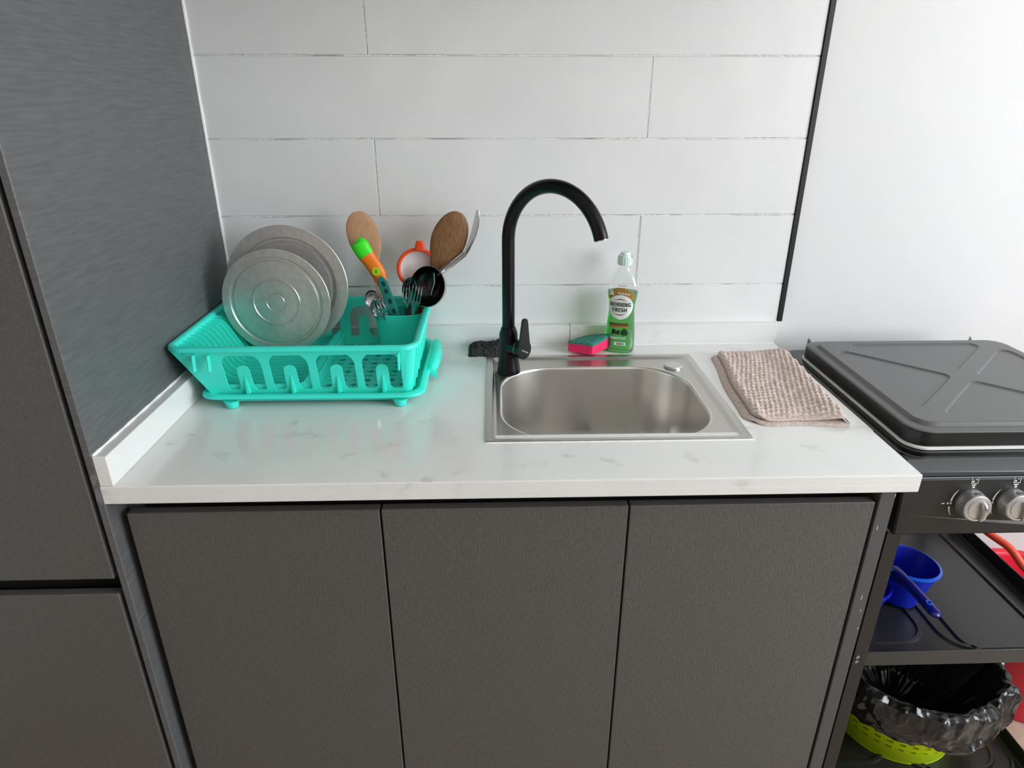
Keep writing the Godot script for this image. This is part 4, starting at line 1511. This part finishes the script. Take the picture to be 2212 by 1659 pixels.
# ------------------------------------------------------------------ soap bottle
func soap_bottle() -> void:
	var at := Vector3(0.8395, TOP, -0.5440)
	var t := thing("dish_soap_bottle", "clear bottle of green dish soap standing behind the sink", "bottle", at, -0.30)
	# [height, half width, half depth]
	var pf := [[0.0, 0.0270, 0.0150], [0.0015, 0.0305, 0.0178], [0.005, 0.0325, 0.0195], [0.02, 0.0333, 0.0200], [0.05, 0.0322, 0.0198], [0.075, 0.0300, 0.0190], [0.095, 0.0283, 0.0184], [0.110, 0.0288, 0.0185], [0.125, 0.0318, 0.0192], [0.138, 0.0333, 0.0194], [0.150, 0.0330, 0.0190], [0.160, 0.0308, 0.0180], [0.170, 0.0260, 0.0165], [0.179, 0.0200, 0.0148], [0.186, 0.0150, 0.0130], [0.190, 0.0128, 0.0124], [0.199, 0.0124, 0.0124]]
	var dims := func(y: float) -> Vector2:
		for i in pf.size() - 1:
			if y <= pf[i + 1][0]:
				var k: float = smoothstep(0.0, 1.0, (y - pf[i][0]) / (pf[i + 1][0] - pf[i][0])) * 0.4 + 0.6 * (y - pf[i][0]) / (pf[i + 1][0] - pf[i][0])
				return Vector2(lerpf(pf[i][1], pf[i + 1][1], k), lerpf(pf[i][2], pf[i + 1][2], k))
		return Vector2(pf[-1][1], pf[-1][2])
	var ring := func(y: float, inset: float) -> PackedVector3Array:
		var d: Vector2 = dims.call(y)
		var ex := lerpf(0.80, 1.0, smoothstep(0.15, 0.19, y))
		var a := PackedVector3Array()
		for i in 56:
			var an := TAU * i / 56
			a.append(Vector3(signf(cos(an)) * pow(absf(cos(an)), ex) * (d.x - inset), y, signf(sin(an)) * pow(absf(sin(an)), ex) * (d.y - inset)))
		return a
	var front := func(x: float, y: float, lift: float) -> Vector3:
		var d: Vector2 = dims.call(y)
		var ex := 0.80
		var c := pow(clampf(absf(x) / d.x, 0.0, 0.999), 1.0 / ex)
		return Vector3(x, y, pow(sqrt(1.0 - c * c), ex) * d.y + lift)
	var mb := MB.new()
	var rings := []
	for y in [0.0, 0.0008, 0.0015, 0.003, 0.005, 0.009, 0.014, 0.02, 0.03, 0.04, 0.05, 0.06, 0.07, 0.08, 0.088, 0.095, 0.102, 0.11, 0.118, 0.125, 0.132, 0.138, 0.144, 0.15, 0.155, 0.16, 0.165, 0.17, 0.175, 0.179, 0.183, 0.186, 0.19, 0.195, 0.199]: rings.append(ring.call(y, 0.0))
	mb.loops(rings, true, false)
	obj("shell", mb, M.clear_plastic, t, 60.0)
	mb = MB.new()
	rings = []
	for y in [0.0012, 0.003, 0.005, 0.009, 0.014, 0.02, 0.03, 0.04, 0.05, 0.06, 0.07, 0.08, 0.088, 0.095, 0.102, 0.11, 0.118, 0.125, 0.132, 0.138]: rings.append(ring.call(y, 0.0007))
	mb.loops(rings)
	obj("liquid", mb, M.green_liquid, t, 60.0)
	mb = MB.new()
	mb.lathe([Vector2(0.0001, 0.196), Vector2(0.0148, 0.196), Vector2(0.0152, 0.198), Vector2(0.0150, 0.214), Vector2(0.0142, 0.2165), Vector2(0.0105, 0.2172), Vector2(0.0100, 0.2205), Vector2(0.0088, 0.2225), Vector2(0.0001, 0.2228)], 36)
	var cap := obj("cap", mb, M.cap_white, t, 40.0)
	for i in 18:
		mb = MB.new()
		var an := TAU * i / 18
		mb.tube([Vector3(cos(an) * 0.0151, 0.199, sin(an) * 0.0151), Vector3(cos(an) * 0.0150, 0.213, sin(an) * 0.0150)], 0.0007, 6)
		obj("grip_rib", mb, M.cap_white, cap)
	mb = MB.new()
	mb.box(Vector3(0.0162, 0.2145, 0.003), Vector3(0.006, 0.004, 0.010), 0.0012)
	obj("thumb_tab", mb, M.cap_white, cap, 0.0)
	# printed label, patches bent to the front of the bottle: xl/xr(y)
	var patch := func(called: String, m: Material, y0: float, y1: float, lo: Callable, hi: Callable, lift: float):
		var b := MB.new()
		var nu := 16
		var nv := 18
		b.sheet(nu, nv, func(u: float, vv: float, s: int):
			var y := lerpf(y0, y1, vv)
			return front.call(lerpf(lo.call(y), hi.call(y), u), y, lift + (0.0 if s == 0 else -0.00025)))
		return obj(called, b, m, t, 60.0)
	var ell := func(cx: float, cy: float, rx: float, ry: float, side: float) -> Callable:
		return func(y): return cx + side * rx * sqrt(maxf(0.0, 1.0 - pow((y - cy) / ry, 2.0)))
	patch.call("label_banner", M.label_gold, 0.1235, 0.1490, func(y): return -0.0285 + 0.017 * pow(clampf((y - 0.132) / 0.017, 0.0, 1.0), 2.0), func(y): return 0.0265 - 0.022 * pow(clampf((y - 0.130) / 0.019, 0.0, 1.0), 2.0), 0.0004)
	patch.call("label_corner", M.label_white, 0.1320, 0.1420, func(y): return -0.0275 + 0.5 * (y - 0.132), func(y): return -0.0165 - (y - 0.1335) * 0.3, 0.0006)
	patch.call("label_badge", M.label_white, 0.0785, 0.1335, func(y): return -0.0015 - (0.0268 if y > 0.111 else 0.0268 - 0.0035 * (0.111 - y) / 0.0325) * pow(maxf(0.0, 1.0 - pow(absf(y - 0.1060) / 0.0276, 2.4)), 0.5), func(y): return -0.0015 + (0.0268 if y > 0.111 else 0.0268 - 0.0035 * (0.111 - y) / 0.0325) * pow(maxf(0.0, 1.0 - pow(absf(y - 0.1060) / 0.0276, 2.4)), 0.5), 0.0008)
	# crescent lines above and below the name
	for s in [-1.0, 1.0]:
		var b := MB.new()
		var cy: float = 0.1065 + s * 0.0070
		b.sheet(18, 1, func(u: float, vv: float, side: int):
			var x := lerpf(-0.0135, 0.0135, u)
			var y: float = cy + s * (0.0105 * sqrt(maxf(0.0, 1.0 - pow(x / 0.0165, 2.0)))) + (vv - 0.5) * 0.0018 * sin(PI * clampf(u, 0.06, 0.94))
			return front.call(x - 0.0015, y, 0.0012 - 0.0002 * side))
		obj("badge_line", b, M.label_red, t, 60.0)
	var text := func(called: String, s: String, size: float, cx: float, cy: float, m: Material, wmax: float, lift: float):
		var tm := TextMesh.new()
		tm.text = s
		tm.font_size = 32
		tm.pixel_size = size / 32.0
		tm.depth = 0.0002
		tm.curve_step = 2.0
		var sf := SystemFont.new()
		sf.font_names = PackedStringArray(["Droid Sans"])
		sf.font_weight = 700
		tm.font = sf
		var ar := tm.get_mesh_arrays()
		var vs: PackedVector3Array = ar[Mesh.ARRAY_VERTEX]
		var lo := 1e9
		var hi := -1e9
		for p in vs:
			lo = minf(lo, p.x); hi = maxf(hi, p.x)
		var k := wmax / maxf(hi - lo, 1e-6)
		for i in vs.size():
			var p := vs[i]
			vs[i] = front.call(cx + (p.x - (lo + hi) / 2.0) * k, cy + p.y, lift + p.z)
		ar[Mesh.ARRAY_VERTEX] = vs
		var am := ArrayMesh.new()
		am.add_surface_from_arrays(Mesh.PRIMITIVE_TRIANGLES, ar)
		put(called, am, m, t)
	text.call("lettering", "MORNING", 0.0125, -0.0015, 0.1120, M.label_ink, 0.0445, 0.0012)
	text.call("lettering", "FRESH", 0.0125, -0.0025, 0.1000, M.label_ink, 0.0310, 0.0012)
	for i in 7: patch.call("banner_mark", M.label_white, 0.1355 - i * 0.0003, 0.1392 - i * 0.0003, func(_y): return -0.0075 + i * 0.0036, func(_y): return -0.0075 + i * 0.0036 + (0.0016 if i % 2 else 0.0024), 0.0009)
	for i in 6: patch.call("code_mark", M.print_grey, 0.1525, 0.1543, func(_y): return -0.0090 + i * 0.0029, func(_y): return -0.0090 + i * 0.0029 + 0.0017, 0.0004)
	patch.call("label_band", M.label_brown, 0.0640, 0.0705, func(_y): return -0.0225, func(_y): return 0.0185, 0.0005)
	patch.call("label_band", M.label_gold, 0.0600, 0.0640, func(_y): return -0.0225, func(_y): return 0.0175, 0.0005)
	text.call("lettering", "Original Fresh", 0.0062, -0.002, 0.0365, M.label_white, 0.034, 0.0007)
	patch.call("label_strip", M.label_white, 0.0195, 0.0265, func(_y): return -0.010, func(_y): return 0.0150, 0.0005)
	for i in 9: patch.call("strip_mark", M.label_ink, 0.0208, 0.0252, func(_y): return -0.0040 + i * 0.0019, func(_y): return -0.0040 + i * 0.0019 + (0.0007 if i % 3 else 0.0012), 0.0008)
	for q in [[-0.0125, 0.0525, 0.0040], [-0.0068, 0.0485, 0.0036], [-0.0140, 0.0468, 0.0030], [-0.0015, 0.0515, 0.0030], [-0.0020, 0.0460, 0.0024]]:
		patch.call("berry", M.label_dark, q[1] - q[2], q[1] + q[2], ell.call(q[0], q[1], q[2], q[2], -1.0), ell.call(q[0], q[1], q[2], q[2], 1.0), 0.0006)
	patch.call("leaf_drop", M.label_green, 0.0425, 0.0585, func(y): return 0.0105 - 0.0080 * sqrt(maxf(0.0, sin(PI * pow((y - 0.0425) / 0.016, 0.6)))), func(y): return 0.0105 + 0.0080 * sqrt(maxf(0.0, sin(PI * pow((y - 0.0425) / 0.016, 0.6)))), 0.0006)

# ------------------------------------------------------------------ sponge, cloths
func sponge_and_cloths() -> void:
	var n := FastNoiseLite.new()
	n.seed = 4
	n.frequency = 1.0
	# sponge: pink foam below, green scourer above
	var pA := Vector3(0.7215, 0, -0.5270)
	var pB := Vector3(0.7735, 0, -0.5060)
	var pC := Vector3(0.8215, 0, -0.5430)
	var pD := Vector3(0.7690, 0, -0.5640)
	var t := thing("dish_sponge", "pink washing up sponge with green scourer side up behind sink", "sponge", Vector3(0.7715, 0.8830, -0.535))
	var o := -t.position
	for part in 2:
		var mb := MB.new()
		mb.sheet(22, 22, func(u: float, vv: float, s: int):
			var ru := u + 0.0
			var p := pA.lerp(pB, ru).lerp(pD.lerp(pC, ru), vv)
			var cen := (pA + pB + pC + pD) / 4.0
			var sh := (0.0065 * sin(PI * u) * 0.3)
			p = cen + (p - cen) * (1.0 - 0.02 * (1 - part))
			var lift := 0.008 * pow(vv, 2.0) * u + 0.004 * u * vv
			var lo := 0.8832 + lift * 0.5
			var mid := 0.9035 + lift + sh * 0.5 + 0.0012 * n.get_noise_2d(u * 9.0, vv * 9.0)
			var hi := mid + 0.0072 + 0.0022 * n.get_noise_2d(u * 6.0 + 40.0, vv * 6.0)
			var rr := pow(2.0 * absf(u - 0.5), 8.0) * 0.0015 + pow(2.0 * absf(vv - 0.5), 8.0) * 0.0015
			if part == 0: p.y = (mid if s == 0 else lo + rr)
			else: p.y = (hi - rr if s == 0 else mid + 0.0002)
			return p + o)
		obj("foam" if part == 0 else "scourer", mb, M.foam_pink if part == 0 else M.scourer_green, t, 60.0)
	# dark rag behind the tap
	t = thing("dark_rag", "crumpled dark grey rag lying behind the tap", "cloth", Vector3(0.556, TOP, -0.538))
	var mb := MB.new()
	mb.sheet(70, 46, func(u: float, vv: float, s: int):
		var x := lerpf(-0.054, 0.060, u)
		var z := lerpf(-0.038, 0.026, vv)
		var ed := minf(1.0, 6.0 * minf(minf(u, 1.0 - u), minf(vv, 1.0 - vv)))
		var w := n.get_noise_2d(x * 70.0, z * 90.0) * 0.5 + n.get_noise_2d(x * 170.0 + 9.0, z * 190.0) * 0.3
		x += 0.004 * n.get_noise_2d(z * 60.0, 3.0) * (1.0 if absf(u - 0.5) > 0.45 else 0.4)
		z += 0.004 * n.get_noise_2d(x * 60.0, 7.0)
		var h := 0.0165 * sqrt(maxf(0.0, ed)) + 0.009 * w * ed + 0.006 * exp(-pow((u - 0.75) * 4.0, 2.0)) * ed
		return Vector3(x, 0.0008 if s == 1 else 0.0012 + maxf(0.0, h), z))
	obj("fabric", mb, M.rag_cloth, t, 70.0)
	# folded knitted dish cloth right of the sink
	t = thing("knitted_dishcloth", "folded beige pink knitted dishcloth between sink and cooker", "cloth", Vector3(1.10, TOP, -0.34))
	o = -t.position
	var qa := Vector3(1.0400, 0, -0.5090)
	var qb := Vector3(1.2030, 0, -0.5130)
	var qc := Vector3(1.1730, 0, -0.1630)
	var qd := Vector3(1.0010, 0, -0.1700)
	var outline := func(u: float, vv: float, grow: float) -> Vector3:
		# round the left front corner and left rear corner a little
		var c := qa.lerp(qb, u).lerp(qd.lerp(qc, u), vv)
		var r := 0.30
		if u < r and vv > 1.0 - 0.13:
			var k := (1.0 - u / r) * ((vv - 0.87) / 0.13)
			c += Vector3(0.022, 0, -0.018) * k * k
		if u < r and vv < 0.08:
			var k := (1.0 - u / r) * ((0.08 - vv) / 0.08)
			c += Vector3(0.010, 0, 0.008) * k * k
		c.x += grow * (u - 0.5) * 2.0 + 0.0025 * sin(vv * 9.0) * (1.0 - u)
		c.z += 0.003 * sin(u * 7.0 + 1.0) * vv
		return c
	var knit := func(u: float, vv: float) -> float:
		# rows of loops running across; bolder ribs along the fold at the right
		var row := vv * 25.0 + 0.22 * sin(u * 11.0 + vv * 5.0) + 0.25 * n.get_noise_2d(u * 3.0, vv * 6.0)
		var k := floorf(row)
		var ridge := pow(absf(sin(PI * row)), 0.7)
		var twist := 0.72 + 0.28 * sin(TAU * (u * 17.0 + 0.31 * k) + 2.2 * (row - k))
		return (0.0036 + 0.0018 * smoothstep(0.66, 0.86, u)) * ridge * twist + 0.0022 * n.get_noise_2d(u * 5.0, vv * 8.0) + 0.0005 * n.get_noise_2d(u * 60.0, vv * 90.0)
	# lower layer
	mb = MB.new()
	mb.sheet(40, 70, func(u: float, vv: float, s: int):
		var p: Vector3 = outline.call(u, vv, 0.003)
		p += Vector3(-0.006 * (1.0 - u) - 0.004 * u, 0, 0.003)
		var ed := minf(1.0, 14.0 * minf(minf(u, 1.0 - u), minf(vv, 1.0 - vv)))
		p.y = TOP + (0.0006 if s == 1 else 0.0012 + 0.0046 * sqrt(maxf(ed, 0.0)) + 0.3 * knit.call(u, vv) * ed)
		return p + o)
	obj("lower_layer", mb, M.knit, t, 70.0)
	# upper layer, puffed towards the fold
	mb = MB.new()
	mb.sheet(110, 230, func(u: float, vv: float, s: int):
		var p: Vector3 = outline.call(lerpf(0.035, 1.0, u), lerpf(0.0, 0.985, vv), 0.0)
		var ed := minf(1.0, 12.0 * minf(minf(u, 1.2 - u), minf(vv, 1.0 - vv)))
		var puff := 0.0080 * smoothstep(0.55, 0.97, u) * (0.6 + 0.4 * vv) + 0.0030 * exp(-pow((u - 0.04) * 14.0, 2.0))
		var base := TOP + 0.0066 + puff
		if u > 0.93:
			var k := (u - 0.93) / 0.07
			base = lerpf(base, TOP + 0.0022, k * k)
			p.x += 0.003 * k
		if s == 1: p.y = base - 0.0008
		else: p.y = base + 0.0012 + 0.0040 * sqrt(maxf(ed, 0.0)) * (1.0 - 0.8 * pow(maxf(0.0, (u - 0.9) / 0.1), 2.0)) + knit.call(u, vv) * maxf(ed, 0.2)
		return p + o)
	obj("upper_layer", mb, M.knit, t, 70.0)

# ------------------------------------------------------------------ things on and beside the stand
func under_cooker() -> void:
	var n := FastNoiseLite.new()
	n.seed = 12
	n.frequency = 1.0
	var mb := MB.new()
	# small blue bowl on the upper shelf, mostly hidden behind the cabinet edge
	var b := Vector3(1.287, 0.4459, -0.190)
	var t := thing("blue_bowl", "small royal blue bowl half hidden by the cabinet on upper shelf", "bowl", b)
	mb.lathe([Vector2(0.0001, 0), Vector2(0.034, 0), Vector2(0.038, 0.003), Vector2(0.053, 0.066), Vector2(0.056, 0.068), Vector2(0.056, 0.072), Vector2(0.053, 0.073), Vector2(0.050, 0.068), Vector2(0.036, 0.006), Vector2(0.0001, 0.004)], 56)
	obj("body", mb, M.royal_blue, t, 40.0)
	# blue dipper beside it, handle towards the viewer
	b = Vector3(1.392, 0.4475, -0.222)
	t = thing("blue_dipper", "blue plastic dipper with thick navy handle on the upper shelf", "dipper", b)
	t.rotation = Vector3(-0.02, 0.0, -0.06)
	mb = MB.new()
	mb.lathe([Vector2(0.0001, 0.0), Vector2(0.034, 0.0), Vector2(0.038, 0.003), Vector2(0.057, 0.084), Vector2(0.0595, 0.086), Vector2(0.059, 0.090), Vector2(0.055, 0.087), Vector2(0.036, 0.006), Vector2(0.0001, 0.004)], 48)
	obj("bowl", mb, M.royal_blue, t, 40.0)
	mb = MB.new()
	mb.ring_lathe([Vector2(0.0565, 0.0850), Vector2(0.0612, 0.0856), Vector2(0.0612, 0.0890), Vector2(0.0565, 0.0905)], 48)
	obj("rim", mb, M.sky_blue, t, 60.0)
	mb = MB.new()
	mb.tube([Vector3(-0.042, 0.079, 0.018), Vector3(-0.040, 0.083, 0.040), Vector3(-0.034, 0.082, 0.065), Vector3(-0.028, 0.077, 0.10), Vector3(-0.024, 0.073, 0.130), Vector3(-0.023, 0.072, 0.138), Vector3(-0.0225, 0.0715, 0.142)], [0.020, 0.0160, 0.0130, 0.0125, 0.0125, 0.010, 0.004], 18, Vector2(1, 0.55))
	obj("handle", mb, M.deep_blue, t, 60.0)
	mb = MB.new()
	mb.ring_lathe([Vector2(0.0035, 0), Vector2(0.0055, 0), Vector2(0.0055, 0.0015), Vector2(0.0035, 0.0015)], 18, Transform3D(Basis(Vector3.RIGHT, 0.14), Vector3(-0.0265, 0.0815, 0.115)))
	obj("hang_hole", mb, M.sky_blue, t)
	# waste basket on the lower shelf
	b = Vector3(1.446, 0.1103, -0.212)
	t = thing("waste_basket", "acid yellow perforated plastic waste basket on the lower shelf", "basket", b)
	mb = MB.new()
	var na := 72
	var ys := [0.0, 0.012, 0.030, 0.042, 0.049, 0.061, 0.068, 0.080, 0.087, 0.099, 0.106, 0.118, 0.165]
	var hole := [0, 0, 0, 1, 0, 1, 0, 1, 0, 1, 0, 0]
	var wall := func(i: int, y: float, r: float) -> Vector3:
		var an := TAU * i / na
		var rad := lerpf(0.120, 0.160, y / 0.165) - r
		return Vector3(cos(an) * rad, y, sin(an) * rad)
	for j in 12:
		for i in na:
			var open: bool = hole[j] == 1 and i % 2 == 0
			if open:
				mb.quad(wall.call(i, ys[j], 0), wall.call(i, ys[j], 0.004), wall.call(i, ys[j + 1], 0.004), wall.call(i, ys[j + 1], 0))
				mb.quad(wall.call(i + 1, ys[j], 0.004), wall.call(i + 1, ys[j], 0), wall.call(i + 1, ys[j + 1], 0), wall.call(i + 1, ys[j + 1], 0.004))
				mb.quad(wall.call(i, ys[j], 0.004), wall.call(i, ys[j], 0), wall.call(i + 1, ys[j], 0), wall.call(i + 1, ys[j], 0.004))
				mb.quad(wall.call(i, ys[j + 1], 0), wall.call(i, ys[j + 1], 0.004), wall.call(i + 1, ys[j + 1], 0.004), wall.call(i + 1, ys[j + 1], 0))
			else:
				mb.quad(wall.call(i + 1, ys[j], 0), wall.call(i, ys[j], 0), wall.call(i, ys[j + 1], 0), wall.call(i + 1, ys[j + 1], 0))
				mb.quad(wall.call(i, ys[j], 0.004), wall.call(i + 1, ys[j], 0.004), wall.call(i + 1, ys[j + 1], 0.004), wall.call(i, ys[j + 1], 0.004))
	obj("wall", mb, M.acid_yellow, t, 25.0)
	mb = MB.new()
	mb.lathe([Vector2(0.0001, 0), Vector2(0.121, 0), Vector2(0.119, 0.004), Vector2(0.0001, 0.004)], 48)
	obj("base", mb, M.acid_yellow, t)
	# bin liner folded over the rim
	t = thing("bin_liner", "crumpled black plastic bin liner pulled over the yellow basket", "bin bag", b)
	mb = MB.new()
	var prof := [Vector2(0.002, 0.030), Vector2(0.060, 0.034), Vector2(0.095, 0.05), Vector2(0.115, 0.09), Vector2(0.135, 0.14), Vector2(0.152, 0.18), Vector2(0.163, 0.203), Vector2(0.171, 0.208), Vector2(0.178, 0.200), Vector2(0.184, 0.175), Vector2(0.187, 0.150), Vector2(0.187, 0.125), Vector2(0.184, 0.105), Vector2(0.177, 0.088)]
	mb.sheet(260, 60, func(u: float, vv: float, s: int):
		var f: float = vv * (prof.size() - 1)
		var i := mini(int(f), prof.size() - 2)
		var p: Vector2 = prof[i].lerp(prof[i + 1], f - i)
		var an: float = TAU * u
		var cx := cos(an)
		var cz := sin(an)
		var big := n.get_noise_3d(cx * 1.1, cz * 1.1, vv * 1.2)
		var fold := n.get_noise_3d(cx * 2.6 + 20.0, cz * 2.6, vv * 1.1 + 0.4 * sin(an * 3.0))
		var crease := 1.0 - absf(n.get_noise_3d(cx * 1.3 + 70.0, cz * 1.3, vv * 1.6)) * 3.2
		var crease2 := 1.0 - absf(n.get_noise_3d(cx * 3.4 + 7.0, cz * 3.4 + 30.0, vv * 3.6 + 0.5 * big)) * 3.2
		var out := smoothstep(0.45, 0.66, vv)
		var r := p.x + out * (0.018 * big + 0.008 * fold + 0.011 * maxf(crease, 0.0) + 0.0025 * maxf(crease2, 0.0)) + (1.0 - out) * 0.016 * fold
		var y := p.y + (0.012 * absf(big) + 0.014 * fold) * smoothstep(0.3, 0.52, vv)
		y += 0.035 * smoothstep(0.70, 1.0, vv) * maxf(0.0, cos(an - 2.3))
		if cz < 0.0: y += 0.03 * -cz * smoothstep(0.3, 0.5, vv)
		return Vector3(cx * (r - s * 0.0004), y - s * 0.0004, cz * (r - s * 0.0004)), true)
	obj("film", mb, M.bin_bag, t, 35.0)
	# red bucket on the floor right of the stand
	b = Vector3(1.885, 0.0, -0.380)
	t = thing("red_tub", "crimson plastic tub on the floor right of the cooker stand", "tub", b)
	mb = MB.new()
	mb.lathe([Vector2(0.0001, 0), Vector2(0.112, 0), Vector2(0.119, 0.005), Vector2(0.128, 0.05), Vector2(0.133, 0.053), Vector2(0.143, 0.105), Vector2(0.148, 0.108), Vector2(0.171, 0.278), Vector2(0.176, 0.281), Vector2(0.186, 0.286), Vector2(0.188, 0.293), Vector2(0.185, 0.298), Vector2(0.172, 0.295), Vector2(0.166, 0.286), Vector2(0.115, 0.010), Vector2(0.0001, 0.007)], 64)
	obj("body", mb, M.crimson, t, 30.0)
	mb = MB.new()
	var hp := []
	for i in 15:
		var an := PI * (0.78 + 0.5 * i / 14.0)
		hp.append(Vector3(cos(an) * (0.184 + 0.022 * sin(PI * i / 14.0)), 0.288, -sin(an) * 0.184))
	mb.tube(hp, 0.006, 10, Vector2(1.4, 0.8))
	obj("handle", mb, M.crimson, t)
	# orange gas hose hanging over the tub
	t = thing("gas_hose", "orange rubber gas hose with clamped end hanging over the red tub", "hose", Vector3(1.72, 0.45, -0.36))
	o_hose(t)

func o_hose(t: Node3D) -> void:
	var mb := MB.new()
	var c := Curve3D.new()
	for p in [Vector3(1.62, 0.500, -0.535), Vector3(1.675, 0.488, -0.450), Vector3(1.725, 0.462, -0.375), Vector3(1.762, 0.420, -0.310), Vector3(1.80, 0.375, -0.270)]: c.add_point(p - t.position, Vector3(-0.02, 0.008, -0.03), Vector3(0.02, -0.008, 0.03))
	var pts := []
	for p in c.tessellate(4, 3): pts.append(p)
	mb.tube(pts, 0.0088, 16)
	obj("tube", mb, M.hose_orange, t)
	mb = MB.new()
	var e: Vector3 = pts[-1]
	var d: Vector3 = (pts[-1] - pts[-2]).normalized()
	mb.tube([e - d * 0.006, e - d * 0.004, e + d * 0.010, e + d * 0.012], [0.0095, 0.0118, 0.0118, 0.0095], 18)
	obj("clamp", mb, M.satin_silver, t)
	mb = MB.new()
	mb.tube([e + d * 0.008, e + d * 0.014], [0.0085, 0.0085], 18)
	obj("plug", mb, M.royal_blue, t)
